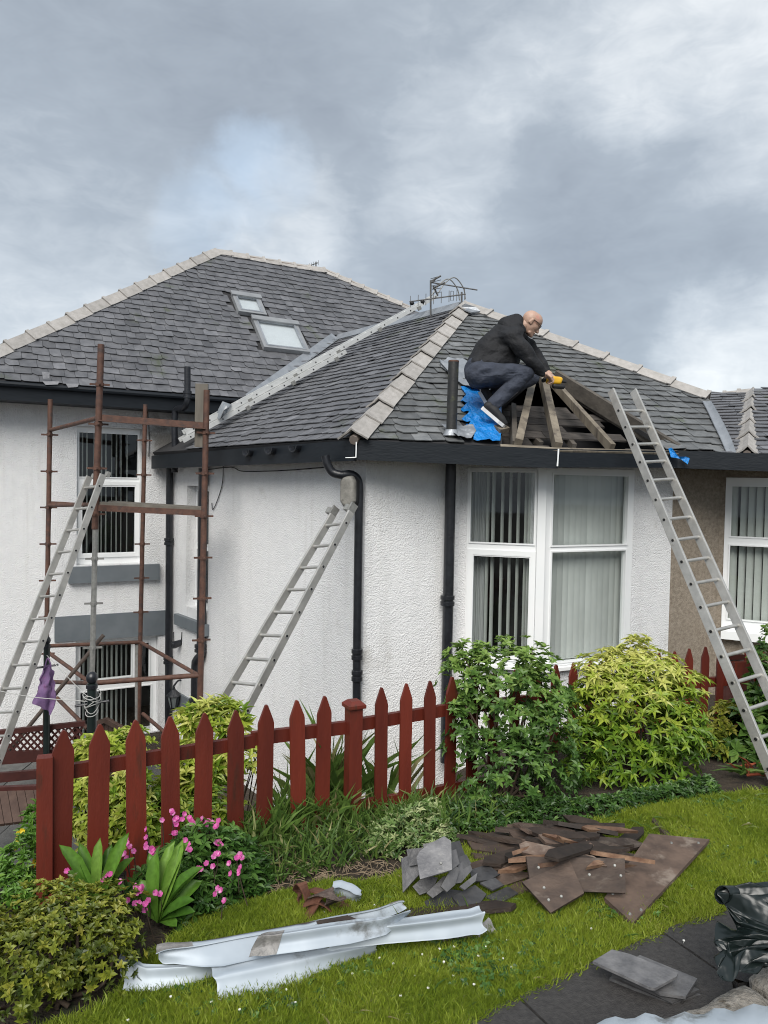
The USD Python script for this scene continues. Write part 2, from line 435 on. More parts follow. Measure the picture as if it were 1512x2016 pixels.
house = thing("white_house", "white roughcast house with dark slate roofs, one of them stripped open above the bay window", "house", (at(720, 950, 7.4)[0], at(720, 950, 7.4)[1], -1.7))
HB = house.base


def P2(x, Y):
    return at(x, 950, Y)[:2]


A0, A1 = P2(720, 7.40), P2(332, 11.4)
WA = wallplane(A1, A0)
W1 = wallplane(A0, P2(905, 7.84))
B0, B1, B2 = P2(905, 7.86), P2(1066, 7.62), P2(1325, 8.4)
WL, WR = wallplane(B0, B1), wallplane(B1, B2)
N1, N2 = P2(1418, 8.62), P2(1600, 8.2)
WN, WNW = wallplane(B2, N1), wallplane(N1, N2)


def pxbox(W, x0, y0, x1, y1):
    a, b = W.puv(x0, y0), W.puv(x1, y1)
    return sg.box(min(a[0], b[0]), min(a[1], b[1]), max(a[0], b[0]), max(a[1], b[1]))


def wallpiece(parent, name, W, u0, u1, z0, z1, holes, material, thick=0.30, label=None):
    p = sg.box(u0, z0, u1, z1)
    for h in holes:
        p = p.difference(h)
    return part(parent, name, extrude(p, thick, W.o - W.n * thick, W.ex, W.ey, W.n), material, label=label)


def window(parent, W, outer, panes, recess=0.09, ft=0.06, label=None, slats=None, net=None, cas=(), name="window", glassm=None, room=True, mg=(.35, .35)):
    """frame with real openings, a pane in each, a dark room behind, and blinds"""
    fr = outer.buffer(-0.002, join_style=2)
    for q in panes:
        fr = fr.difference(q)
    o = W.o - W.n * (recess + ft)
    w = part(parent, name, extrude(fr, ft, o, W.ex, W.ey, W.n), M_UPVC, label=label)
    for q in panes:                                     # glazing beads round each pane
        ring = q.buffer(0.012, join_style=2).difference(q.buffer(-0.004, join_style=2))
        part(w, "glazing_bead", extrude(ring, 0.012, W.o - W.n * recess, W.ex, W.ey, W.n), M_UPVC)
    for q in cas:
        ring = q.difference(q.buffer(-0.055, join_style=2))
        part(w, "casement", extrude(ring, 0.018, W.o - W.n * (recess - .001), W.ex, W.ey, W.n), M_UPVC)
    for q in panes:
        part(w, "pane", extrude(q.buffer(0.006, join_style=2), 0.006, W.o - W.n * (recess + ft * .6), W.ex, W.ey, W.n), glassm or GL)
    u0, v0, u1, v1 = outer.bounds
    if room:
        d = 1.1
        B = MB(); c = lambda u, v, k: W.P(u, v, -k)
        q = [(u0 - mg[0], v0 - .3), (u1 + mg[1], v0 - .3), (u1 + mg[1], v1 + .15), (u0 - mg[0], v1 + .15)]
        k0 = recess + ft + .18
        fr_, bk = [c(*p, k0) for p in q], [c(*p, k0 + d) for p in q]
        B.add(fr_ + bk, [(4, 5, 6, 7), (0, 1, 5, 4), (1, 2, 6, 5), (2, 3, 7, 6), (3, 0, 4, 7)])
        part(w, "room", B.m(), M_ROOM)
    for (ua, wid, ang, za, zb, mt) in slats or []:
        B = MB(); a = math.radians(ang)
        ea, na = W.ex * math.cos(a) - W.n * math.sin(a), W.ex * math.sin(a) + W.n * math.cos(a); cc_ = W.P(ua, 0, -(recess + ft + .09)); lean_ = rng.normal(0, .004)
        B.grid([[cc_ + W.ey * z + ea * (q_ * wid / 2 + k_ * lean_) + na * .011 * (1 - q_ * q_) for q_ in (-1, -.5, 0, .5, 1)] for k_, z in ((0, za), (1, zb))], t=rng.uniform(.84, 1.1), thick=.0008)
        part(w, "blind_slat", B.m(True), mt, smooth=True)
    if net:
        n0, n1, za, zb = net
        uu = np.linspace(n0, n1, 40)
        P = np.stack([W.P(uu, np.full(40, z), -(recess + ft + .14) - .018 * np.sin(uu * 170) - .01 * np.sin(uu * 71)) for z in np.linspace(za, zb, 3)], 0)
        part(w, "net_curtain", MB().grid(P).m(), M_NET, smooth=True)
    return w


# ---- walls
ZB, ZT = -1.95, 2.40
_om = pxbox(WM, 151.5, 838, 278.5, 1109)
_lo = sg.box(WM.puv(149, 1262)[0], -1.7, WM.puv(312, 1250)[0], WM.puv(230, 1256)[1])
uM0, uM1 = WM.puv(-160, 950)[0], WM.uv(np.array([*A1, 0]))[0] + 3
wallpiece(house, "main_wall", WM, uM0, uM1, ZB, 3.5, [_om, _lo], M_DIRTY)
_aw = pxbox(WA, 368, 956, 409, 1208)
_ad = sg.box(WA.puv(347, 1395)[0], -1.7, WA.puv(392, 1400)[0], WA.puv(360, 1392)[1])
lenA = float(np.linalg.norm(A0 - A1))
wallpiece(house, "side_wall", WA, 0, lenA, ZB, ZT, [_aw, _ad], M_RENDER)
len1 = WA.n @ WA.n * float(np.linalg.norm(P2(905, 7.84) - A0))
wallpiece(house, "front_wall", W1, 0.003, len1, ZB, ZT - .004, [], M_RENDER)
lenL, lenR = float(np.linalg.norm(B1 - B0)), float(np.linalg.norm(B2 - B1))
oL, oR = sg.box(WL.puv(920, 1000)[0], WL.puv(1000, 1308)[1], lenL - .002, WL.puv(1000, 921)[1]), sg.box(.002, WR.puv(1150, 1305)[1], WR.puv(1246, 1000)[0], WR.puv(1150, 922)[1])
wallpiece(house, "bay_wall", WL, 0, lenL, ZB, ZT + .003, [oL], M_RENDER, .22)
wallpiece(house, "bay_wall", WR, 0, lenR + .02, ZB, ZT + .003, [oR], M_RENDER, .22)

# ---- windows of the white house
zt = lambda W, x, y: W.puv(x, y)[1]
us = lambda W, x, y: W.puv(x, y)[0]
panesL = [pxbox(WL, 928.5, 928.5, 1051.5, 1071.5), pxbox(WL, 932.5, 1093, 1038.5, 1294)]
sl = []
for k, x in enumerate((957, 968, 986, 1002, 1018, 1033, 1041)):
    sl.append((us(WL, x, 1000), .085, 74 - 3 * (k == 1), zt(WL, 1000, 1330), zt(WL, 990, 905), M_SLAT))
wl = window(house, WL, oL, panesL, recess=-.012, slats=sl, net=(us(WL, 922, 1000), us(WL, 957, 1000), zt(WL, 940, 1320), zt(WL, 940, 915)), cas=[pxbox(WL, 922, 1080.5, 1050, 1304)], label="left bay window with its blind slats turned open", mg=(.05, -.12))
panesR = [pxbox(WR, 1087.5, 933.5, 1231.5, 1071), pxbox(WR, 1084, 1086.5, 1224, 1289.5)]
sl = []
for x in np.arange(1074, 1250, 11.6):
    u = us(WR, x, 1000)
    sl.append((u, .098, -7 + rng.uniform(-4, 4), zt(WR, 1150, 1300), zt(WR, 1150, 905), M_SLATG))
wr = window(house, WR, oR, panesR, recess=-.012, slats=sl, label="right bay window with its grey green vertical blind closed", mg=(-.12, .2))
B = MB(); B.box([*B1, (oL.bounds[1] + oL.bounds[3]) / 2] + np.array([*(unit(WL.n + WR.n) * -.012)[:2], 0]), unit(WL.ex + WR.ex) * .042, unit(WL.n + WR.n) * .05, [0, 0, (oL.bounds[3] - oL.bounds[1]) / 2 + .004])
part(wr, "corner_post", B.m(), M_UPVC)
for W, o in ((WL, oL), (WR, oR)):
    u0, v0, u1, v1 = o.bounds
    B = MB(); B.box(W.P((u0 + u1) / 2, v0 - .018, .03), W.ex * (u1 - u0) / 2, W.n * .055, W.ey * .016)
    part(wr, "sill", B.m(), M_UPVC)
pm = [pxbox(WM, 157.5, 850, 274, 941), pxbox(WM, 163, 957, 268, 1088)]
sl = []
for x in (167, 176, 190, 199, 205, 214, 225, 235, 244, 256):
    sl.append((us(WM, x, 1000), .08, 72 + rng.uniform(-5, 5), zt(WM, 210, 1100), zt(WM, 210, 840), M_SLAT))
window(house, WM, _om, pm, recess=.10, slats=sl, cas=[pxbox(WM, 155.5, 947, 276, 1096)], label="upstairs window behind the scaffolding with vertical blind")
pl_ = [pxbox(WM, 160, 1276, 262, 1334), pxbox(WM, 160, 1368, 300, 1470), pxbox(WM, 268, 1270, 297, 1338)]
sl = []
for x in np.arange(170, 258, 9.5):
    sl.append((us(WM, x, 1300), .08, 60 + rng.uniform(-6, 6), zt(WM, 210, 1480), zt(WM, 210, 1265), M_SLAT))
window(house, WM, _lo, pl_, recess=.12, slats=sl, label="ground floor window below the grey lintel")
B = MB(); q = pxbox(WM, 134, 1116, 312, 1140); part(house, "stone_sill", extrude(q, .16, WM.o - WM.n * .08, WM.ex, WM.ey, WM.n), M_GREYPAINT)
q = sg.Polygon([WM.puv(107, 1214.5), WM.puv(326, 1201), WM.puv(326, 1249.5), WM.puv(107, 1264)]); part(house, "lintel", extrude(q, .025, WM.o + WM.n * .001, WM.ex, WM.ey, WM.n), M_GREYPAINT)
q = pxbox(WA, 351, 1208, 412, 1245); q = sg.box(q.bounds[0], zt(WA, 351, 1228), q.bounds[2], zt(WA, 351, 1207)); part(house, "stone_sill", extrude(q, .17, WA.o - WA.n * .1, WA.ex, WA.ey, WA.n), M_GREYPAINT)
window(house, WA, _aw, [sg.box(_aw.bounds[0] + .07, _aw.bounds[1] + .07, _aw.bounds[2] - .07, (_aw.bounds[1] + _aw.bounds[3]) / 2 - .04), sg.box(_aw.bounds[0] + .07, (_aw.bounds[1] + _aw.bounds[3]) / 2 + .04, _aw.bounds[2] - .07, _aw.bounds[3] - .07)], recess=.14, label="narrow window in the side wall behind the rusty pole")
window(house, WA, _ad, [_ad.buffer(-.08, join_style=2)], recess=.2, name="side_door", label="dark doorway low in the side wall")
q = sg.box(us(WA, 343, 1380), zt(WA, 350, 1392), us(WA, 395, 1380), zt(WA, 350, 1361)); part(house, "lintel", extrude(q, .03, WA.o + WA.n * .001, WA.ex, WA.ey, WA.n), M_GREYPAINT)

# ---- fascias and soffits
FL0 = at(300, 897, 11.2); F1 = at(1098, 884, 7.2); F2 = at(1333, 888, 7.85); F3 = at(1620, 897, 7.6)


def fascia(parent, a, b, h, nm="fascia", th=.03, mt=None, lip=True):
    a, b = np.asarray(a, float), np.asarray(b, float)
    n = unit(np.cross(b - a, [0, 0, 1.0]))
    B = MB(); B.box((a + b) / 2 - [0, 0, h / 2], (b - a) / 2, n * th / 2, [0, 0, h / 2])
    f = part(parent, nm, B.m(), mt or M_NAVY)
    if lip:
        pts = [a + n * .05 + [0, 0, -.035], b + n * .05 + [0, 0, -.035]]
        part(f, "gutter", MB().tube([pts[0], (np.array(pts[0]) + pts[1]) / 2, pts[1]], .035, 8).m(), M_NAVY, smooth=40)
    return f


FT0 = P0 + [0, 0, -.01]
fA = fascia(house, FL0, FT0, .195, lip=False)
fB = fascia(house, FT0 + [0.002, 0, 0], F1, .185, lip=False)
fC = fascia(house, F1 + [0.002, 0.002, 0], F2, .175, lip=False)
for x, y in ((492, 890), (537, 886), (585, 881)):                       # old gutter brackets left on the fascia
    c = Plane(FL0, FT0 - FL0, unit(np.cross(FT0 - FL0, [0, 0, 1.0]))).hit(x, y, .02)
    an = np.linspace(math.pi, 2 * math.pi, 9)
    e = unit(FT0 - FL0)
    P = np.stack([np.stack([c + e * math.cos(t) * .075 + np.array([0, 0, 1.0]) * math.sin(t) * .06 + np.array([0, 0, .02]) + WA.n * k for t in an]) for k in (0, .06)])
    part(fA, "gutter_bracket", MB().grid(P, thick=.012).m(), M_PIPE, smooth=40)
B = MB(); B.tube([FT0 + [0.01, -.045, 0.0], FT0 + [.01, -.045, -.09], FT0 + [.008, -.045, -.165]], .007, 6).tube([FT0 + [0.01, -.045, -.165], FT0 + [-.09, -.015, -.168]], .006, 6)
part(fB, "corner_joint", B.m(), M_UPVC, smooth=True, label="white sealed joint at the fascia corner")
B = MB(); B.tube([F1 + [0.0, -.03, 0], F1 + [-.002, -.032, -.08], F1 + [-.006, -.032, -.165]], .0085, 6)
part(fC, "corner_joint", B.m(), M_UPVC, smooth=True, label="white sealed joint at the bay fascia corner")
# soffits
zs = FT0[2] - .15
sof = sg.Polygon([FL0[:2], FT0[:2], F1[:2], F2[:2], B2 + WR.n[:2] * -.2, B1 + [0, .3], A0 + np.array([.2, .3]), A1 + np.array([.3, .3])])
part(house, "soffit", extrude(sof, .02, [0, 0, zs], np.array([1., 0, 0]), np.array([0, 1., 0]), np.array([0, 0, 1.])), M_NAVY)
e0, e1 = _ev.uv(M0), None
mL, mR = WM.o + WM.n * .45 + MU * (uM0 - .0), WM.o + WM.n * .45 + MU * (WM.uv(np.array([*A1, 0]))[0] + 1.4)
zM = M0[2] - .02
fM = fascia(house, [*mL[:2], zM], [*mR[:2], zM], .24, lip=True)
sof = sg.Polygon([mL[:2], mR[:2], (mR - WM.n * .6)[:2], (mL - WM.n * .6)[:2]])
part(house, "soffit", extrude(sof, .02, [0, 0, zM - .235], np.array([1., 0, 0]), np.array([0, 1., 0]), np.array([0, 0, 1.])), M_NAVY)

# ---- roofs
polyF = PF.poly([(699, 866), (915, 603), (1393, 785), (1446, 897)])
hole = PF.poly([(988, 800), (1055, 742), (1094, 744), (1330, 889), (1322, 905), (988, 905)])
bare = PF.poly([(910, 768), (975, 782), (1050, 738), (1098, 742), (1338, 893), (1330, 910), (912, 910)])
ridgeN = APEX + LD * 5.2
lenLe = 5.75
polyL = sg.Polygon([PL.uv(P0 + LD * lenLe), PL.uv(P0), PL.uv(APEX), PL.uv(ridgeN + LD * .5)])
polyM = PM.poly([(-140, 754), (425, 497), (640, 535), (805, 607), (1000, 692)])
_c = list(polyM.exterior.coords)
uE = PM.uv(mR)[0] + 2.5
_u0 = PM.puv(-140, 748)[0]
polyM = sg.Polygon([(_u0, -.02), *[PM.puv(*q) for q in ((425, 497), (640, 535), (805, 607), (1000, 692))], (PM.puv(1000, 692)[0] + 1.5, -.02)])
roofs = []


def sheet(PLN, poly, off, thick):
    return extrude(poly, thick, PLN.o + PLN.n * (off - thick), PLN.ex, PLN.ey, PLN.n)


roofM = part(house, "roof", sheet(PM, polyM, 0, .05), M_UNDER, label="large steep slate roof with two skylights")
roofL = part(house, "roof", sheet(PL, polyL, 0, .05), M_UNDER, label="side slope of the lower slate roof carrying the roof ladder")
roofF = part(house, "roof", sheet(PF, polyF.difference(hole), 0, .05), M_UNDER, label="front slope of the lower slate roof with a hole where the slates are off")
# backs that close the roofs
A_, B_ = PM.hit(425, 497), PM.hit(640, 535)
mb = -_mn * -1
zr = lambda p, z: np.array([p[0], p[1], z])
hb = (A_ - M0) @ _mn
bl, br = PM.P(_u0, 0.0) + _mn * 2 * hb, PM.P(uE, 0.0) + _mn * 2 * hb
B = MB(); B.add([A_, B_, br, bl, PM.P(_u0, 0), PM.hit(1000, 692)], [(0, 2, 1), (0, 3, 2), (0, 4, 3), (1, 2, 5)])
part(house, "rear_roof", B.m(), M_UNDER)
Fr = PF.hit(1393, 785)
B = MB(); B.add([APEX, Fr, Fr + LD * 6 - [0, 0, .5], ridgeN], [(0, 1, 2), (0, 2, 3)])
part(house, "rear_roof", B.m(), M_UNDER)


def lay(PLN, poly, expo, wmin, wmax, skip, minarea=.25, t0=-.03, ragged=.012):
    out = []
    u0, v0, u1, v1 = poly.bounds
    j, v = 0, t0
    while v < v1:
        u = u0 - rng.uniform(0, wmax)
        vj = v
        while u < u1:
            w = rng.uniform(wmin, wmax)
            a, b = vj + rng.normal(0, ragged), vj + expo * 1.55
            c0, c1 = rng.uniform(0, .02), rng.uniform(0, .02)
            if rng.random() < .13:
                c0 += rng.uniform(.02, .05)
            ring = [(u + .002, a + c0), (u + w * .3, a + rng.normal(0, .004)), (u + w - .003, a + c1), (u + w - .002, b), (u + .002, b)]
            q = sg.Polygon(ring)
            if not q.is_valid:
                u += w; continue
            r = q if poly.contains(q) else q.intersection(poly)
            u += w
            if r.is_empty or r.geom_type != "Polygon" or r.area < minarea * q.area:
                continue
            cx, cy = r.centroid.coords[0]
            cw = PLN.P(cx, cy - expo * .25)
            if skip and skip(cx, cy - expo * .25, cw):
                continue
            k = np.array(r.exterior.coords[:-1])
            if not r.exterior.is_ccw:
                k = k[::-1]
            lift = .028 - .0245 * np.clip((k[:, 1] - vj) / (expo * 1.55), 0, 1) + rng.uniform(0, .003)
            tilt = rng.normal(0, .0018) + (rng.normal(0, .006) if rng.random() < .06 else 0)
            lift = lift + tilt * (k[:, 0] - k[:, 0].mean()) / .1
            bot = PLN.P(k[:, 0], k[:, 1], lift - .009)
            tone = float(np.clip(rng.normal(1, .12), .65, 1.4))
            if rng.random() < .012:
                tone = 1.5
            B = MB(); B.prism(bot, PLN.n * .009, t=tone)
            out.append((B.m(True), q.area * FPX ** 2 / (cw[1] ** 2)))
        v += expo * rng.uniform(.97, 1.03); j += 1
    return out


def inL(p):            # is the point of the main roof below the lower roof's side slope?
    q = PL.uv(p)
    return polyL.contains(sg.Point(q)) and (p - PL.o) @ PL.n < .03


def inM(p):
    return (p - PM.o) @ PM.n < -.03


skl = [PM.poly(q) for q in ([(450, 587), (499, 590), (527, 626), (478, 622)], [(494, 637), (569, 641), (611, 698), (528, 692)])]
sq = []
for q in skl:
    pts = np.array(q.exterior.coords)[:4]
    w_, h_ = (pts[1, 0] - pts[0, 0] + pts[2, 0] - pts[3, 0]) / 2, (pts[0, 1] - pts[3, 1] + pts[1, 1] - pts[2, 1]) / 2
    w_ *= 1.10; h_ *= 1.06; c = pts.mean(0); sq.append(sg.box(c[0] - w_ / 2, c[1] - h_ / 2, c[0] + w_ / 2, c[1] + h_ / 2))
skall = unary_union([q.buffer(.06) for q in sq])
vis = lambda p: -60 < pix(p)[0] < 1580
sM = lay(PM, polyM, .156, .13, .235, lambda u, v, p: inL(p) or skall.contains(sg.Point(u, v)) or not vis(p))
sL = lay(PL, polyL, .150, .14, .25, lambda u, v, p: inM(p))
sF = lay(PF, polyF, .152, .14, .25, lambda u, v, p: bare.contains(sg.Point(u, v)), ragged=.013)
allS = [(s, a, roofM, M_SLATE) for s, a in sM] + [(s, a, roofL, M_SLATE) for s, a in sL] + [(s, a, roofF, M_SLATE2) for s, a in sF]
allS.sort(key=lambda q: -q[1])
for s, a, r, mt in allS[:300]:
    part(r, "slate", s, mt)
for r, mt in ((roofM, M_SLATE), (roofL, M_SLATE), (roofF, M_SLATE2)):
    B = MB()
    for s, a, r2, _ in allS[300:]:
        if r2 is r:
            B.add(*s)
    part(r, "slates", B.m(True), mt, kind="stuff")


def ridge_tiles(parent, a, b, na, nb, n, w=.14, mt=None, name="ridge_tile", up=None, h=.05):
    """angular concrete ridge tiles from a (low end) to b, wings along na and nb"""
    a, b = np.asarray(a, float), np.asarray(b, float)
    d = unit(b - a)
    na = unit(na - d * (na @ d)); nb = unit(nb - d * (nb @ d))
    up = unit(-(na + nb)) if up is None else up
    prof = [na * w + up * .022, na * w * .5 + up * .045, na * .045 + up * h, up * (h + .022), nb * .045 + up * h, nb * w * .5 + up * .045, nb * w + up * .022]
    L = np.linalg.norm(b - a); st = L / n
    for i in range(n):
        p, q = a + d * (st * i), a + d * (st * (i + 1) + .03)
        j = rng.normal(0, .004, 3)
        P = np.stack([np.stack([c + o * s + up * e + j for o in prof]) for c, s, e in ((p, 1.10, .018), (p + d * .05, 1.08, .014), (p + d * .055, 1.0, .004), (q, .98, -.006))])
        B = MB(); B.grid(P, t=rng.uniform(.9, 1.08), thick=.016)
        part(parent, name, B.m(True), mt or M_TILE)
    B = MB(); B.tube([a + up * .0, (a + b) / 2, b + up * .0], .045, 8)
    part(parent, "mortar_bed", B.m(), M_MORTAR)


dnF, dnL, dnM = -PF.ey, -PL.ey, -PM.ey
ridge_tiles(roofF, P0 + (P0 - APEX) * .012 + [0, 0, .01], APEX, dnL, dnF, 12, w=.14)
ridge_tiles(roofF, PF.hit(1393, 785), APEX, dnF, unit(np.array([.55, .45, -.35])), 8, w=.13)
hipend = unit(np.array([-MU[0], -MU[1], -.9]))
ridge_tiles(roofM, PM.hit(-80, 728), A_, hipend, dnM, 15, w=.13)
ridge_tiles(roofM, B_, A_, dnM, unit(_mn + [0, 0, -1.0]), 7, w=.11, h=.035)
ridge_tiles(roofM, PM.hit(815, 612), B_, dnM, unit(MU - [0, 0, .8]), 7, w=.11, h=.035)
# lead on the lower ridge, its saddle and the valley
B = MB()
dd = unit(ridgeN - APEX)
rr = APEX + dd * 3.4
P = np.stack([np.stack([c + o for o in (dnL * .17 + [0, 0, .03], dnL * .05 + [0, 0, .045], np.array([0, 0, .075]), np.array([.05, .03, .04]), np.array([.15, .12, -.06]))]) for c in (APEX + dd * .1, APEX + dd * 1.2, APEX + dd * 2.3, rr)])
part(roofL, "lead_ridge", B.grid(P, thick=.012).m(), M_LEAD, smooth=30)
B = MB(); q = [PF.hit(905, 607, .05), PF.hit(915, 600, .11), PF.hit(936, 607, .09), PF.hit(945, 615, .06), PF.hit(928, 617, .06), PF.hit(915, 612, .07)]
B.prism(q, PF.n * .02); part(roofF, "lead_saddle", B.m(), M_LEAD)
# valley between the lower and the main roof
vd = unit(np.cross(PL.n, PM.n)); vd = vd if vd[2] > 0 else -vd
A3 = np.array([PL.n, PM.n, vd]); v0 = np.linalg.solve(A3, [PL.n @ PL.o, PM.n @ PM.o, vd @ (ridgeN + [0, 0, 0])])
zt_ = rr[2] - .02
vt = v0 + vd * ((zt_ - v0[2]) / vd[2]); vb = v0 + vd * ((M0[2] - .05 - v0[2]) / vd[2])
ua, ub = unit(PM.ey - vd * (PM.ey @ vd)), unit(PL.ey - vd * (PL.ey @ vd))
P = np.stack([np.stack([c + ua * .16 + PM.n * .035, c + ua * .05 + PM.n * .02, c + (PM.n + PL.n) * .012, c + ub * .05 + PL.n * .02, c + ub * .14 + PL.n * .035]) for c in np.linspace(vb, vt, 8)])
part(roofM, "lead_valley", MB().grid(P, thick=.006).m(), M_LEAD, smooth=30)
# skylights
for k, q in enumerate(sq):
    u0, v0_, u1, v1 = q.bounds
    fr = q.difference(q.buffer(-.065, join_style=2))
    s = part(roofM, "skylight", extrude(fr, .075, PM.o + PM.n * .012, PM.ex, PM.ey, PM.n), M_PIPE if False else mat(f"skylight_frame_{k}", (.24, .25, .26), (.30, .31, .32), 5, .45, metal=.2), label=("smaller upper skylight", "larger lower skylight")[k])
    top = sg.box(u0 - .02, v1 - .085, u1 + .02, v1 + .03); part(s, "hood", extrude(top, .035, PM.o + PM.n * .085, PM.ex, PM.ey, PM.n), LOOKS[f"skylight_frame_{k}"])
    ring = q.buffer(-.055, join_style=2).difference(q.buffer(-.085, join_style=2)); part(s, "sash", extrude(ring, .03, PM.o + PM.n * .062, PM.ex, PM.ey, PM.n), M_LEAD)
    part(s, "pane", extrude(q.buffer(-.08, join_style=2), .01, PM.o + PM.n * .06, PM.ex, PM.ey, PM.n), GLS)
    part(s, "shutter", extrude(q.buffer(-.05, join_style=2), .01, PM.o + PM.n * .022, PM.ex, PM.ey, PM.n), M_WHITE)
# loose broken slates along the main eave
for x, y, w, h in ((90, 741, 16, 9), (100, 755, 34, 5), (142, 760, 26, 5)):
    pts = [_ev.hit(x - w / 2, y - h, .07), _ev.hit(x + w / 2, y - h + 1, .07), _ev.hit(x + w * .4, y + h * .4, .09), _ev.hit(x - w * .3, y + h * .6, .09)]
    B = MB(); B.prism(pts, WM.n * .008, t=1.7); part(roofM, "broken_slate", B.m(True), M_SLATE)

# ---- the opened part of the front slope: boards, rafters, lead, tarpaulin
part(roofF, "loft_lining", sheet(PF, hole.buffer(1.7).intersection(sg.box(-9, .42, 19, 2.9)).intersection(polyF.buffer(-.12)), -.62, .02), M_UNDER)
HX = hole.bounds
for k, v in enumerate(np.arange(-.25, HX[3] + .1, .158)):
    u = HX[0] - .35
    while u < HX[2] + .2:
        w = rng.uniform(.7, 1.5)
        mid = PF.P(u + w / 2, v)
        px = pix(mid)
        gone = (k in (1, 2, 3) and px[0] > 1010 and rng.random() < .5) or k == 0 or v > HX[3] * .62 or (px[0] > 1180 and k > 3)
        if not gone:
            r = sg.box(u, v + .004, u + w - .006, v + .15).intersection(hole.buffer(.35))
            if not r.is_empty and r.geom_type == "Polygon":
                part(roofF, "sarking_board", (*extrude(r, .02, PF.o - PF.n * (.13 + rng.uniform(0, .012)), PF.ex, PF.ey, PF.n), np.full(1, 1.0))[:2] + (np.full(len(extrude(r, .02, PF.o, PF.ex, PF.ey, PF.n)[0]), rng.uniform(.6, 1.25)),), M_SARK)
        u += w
top = PF.hit(1066, 742, .16)


def rafter(a, b, w, h, mt=None, nm="rafter", label=None):
    B = MB(); B.beam(a, b, w, h, up=PF.n); return part(roofF, nm, B.m(), mt or M_RAFTER, label=label)


rafter(PF.hit(1051, 742, .15), at(1020, 873, 7.30), .075, .10)
rafter(PF.hit(1069, 746, .15), at(1098, 880, 7.26), .075, .10)
rafter(PF.hit(1088, 752, .12), at(1205, 882, 7.55), .055, .09)
rafter(PF.hit(1092, 742, .10), at(1345, 897, 8.0), .055, .17, mt=mat("grey_hip_rafter", (.06, .053, .045), (.12, .105, .088), 6, .8, [(30, .004)]), label="thick hip rafter on the right of the hole")
rafter(PF.hit(1098, 756, .02), at(1330, 892, 8.05), .05, .14, mt=LOOKS["grey_hip_rafter"])
rafter(PF.hit(1010, 800, -.02), at(1012, 876, 7.36), .05, .08, mt=M_SARK if False else LOOKS["grey_hip_rafter"])
rafter(at(985, 880, 7.22), at(1098, 887, 7.215), .06, .035, nm="wall_plate")
rafter(at(1098, 887, 7.215), at(1338, 893, 7.88), .06, .035, nm="wall_plate")
for x0, y0, x1, y1 in ((1030, 845, 1065, 876), (1105, 850, 1130, 880), (995, 850, 1012, 880), (1140, 820, 1180, 835)):
    rafter(PF.hit(x0, y0, -.16), PF.hit(x1, y1, -.16), .05, .07, mt=LOOKS["grey_hip_rafter"], nm="batten")
rafter(PF.hit(978, 846, .05), PF.hit(996, 842, .05), .10, .05, nm="timber_block")


def drape(name, pts, off, amp, mt, parent, label=None, seed=1, n=26, thick=.004, freq=9):
    """a crumpled sheet lying on the front slope inside a pixel outline"""
    poly = PF.poly(pts); tri = trimesh.creation.triangulate_polygon(poly, engine="earcut")
    u0, v0_, u1, v1 = poly.bounds
    gu, gv = np.meshgrid(np.linspace(u0, u1, n), np.linspace(v0_, v1, n), indexing="ij")
    inside = np.array([poly.contains(sg.Point(a, b)) for a, b in zip(gu.ravel(), gv.ravel())])
    from scipy.spatial import Delaunay
    edge = np.array([poly.exterior.interpolate(t, normalized=True).coords[0] for t in np.linspace(0, 1, 90, endpoint=False)])
    q = np.vstack([edge, np.c_[gu.ravel()[inside], gv.ravel()[inside]]])
    T_ = Delaunay(q).simplices
    cen = q[T_].mean(1)
    T_ = T_[[poly.buffer(1e-4).contains(sg.Point(c)) for c in cen]]
    h = off + amp * (meshkit.fbm(np.c_[q * freq, np.zeros(len(q))], 4, seed) - .4)
    top_ = PF.P(q[:, 0], q[:, 1], h)
    a, b, c = (top_[T_[:, i]] for i in range(3))
    flip = (np.cross(b - a, c - a) @ PF.n) < 0
    T_[flip] = T_[flip][:, ::-1]
    v = np.vstack([top_, top_ - PF.n * thick]); f = np.vstack([T_, T_[:, ::-1] + len(q)])
    if parent is None:
        return (v, f)
    return part(parent, name, (v, f), mt, smooth=True, label=label)


drape("lead_sheet", [(862, 722), (880, 712), (906, 717), (925, 722), (960, 742), (985, 775), (960, 795), (940, 780), (905, 764), (884, 746)], .05, .10, M_LEAD, roofF, "grey lead sheet folded back above the blue tarpaulin", 3)
tarp = drape("tarp", [(906, 768), (918, 764), (930, 771), (945, 768), (962, 790), (985, 808), (986, 850), (983, 876), (955, 876), (930, 871), (932, 860), (914, 848), (925, 838), (906, 832), (921, 823), (904, 812), (918, 806), (904, 797), (916, 786)], .04, .10, M_TARP, None, seed=5, n=34, freq=11)
single("tarpaulin", "bright blue tarpaulin tucked under the slates beside the crouching man", "tarpaulin", tarp, M_TARP, smooth=True)
tarp2 = []
B = MB()
for ring in ([(1316, 883), (1322, 881), (1339, 903), (1321, 900)], [(1339, 903), (1331, 899), (1350, 899), (1358, 902), (1354, 914)]):
    B.prism([Plane(F2, F3 - F2, np.array([0, -1., 0])).hit(x, y, .06 + .02 * i) for i, (x, y) in enumerate(ring)], np.array([0, .003, 0]))
single("tarpaulin_scrap", "torn blue tarpaulin scrap poking out over the gutter beside the long ladder", "tarpaulin", B.m(), M_TARP)
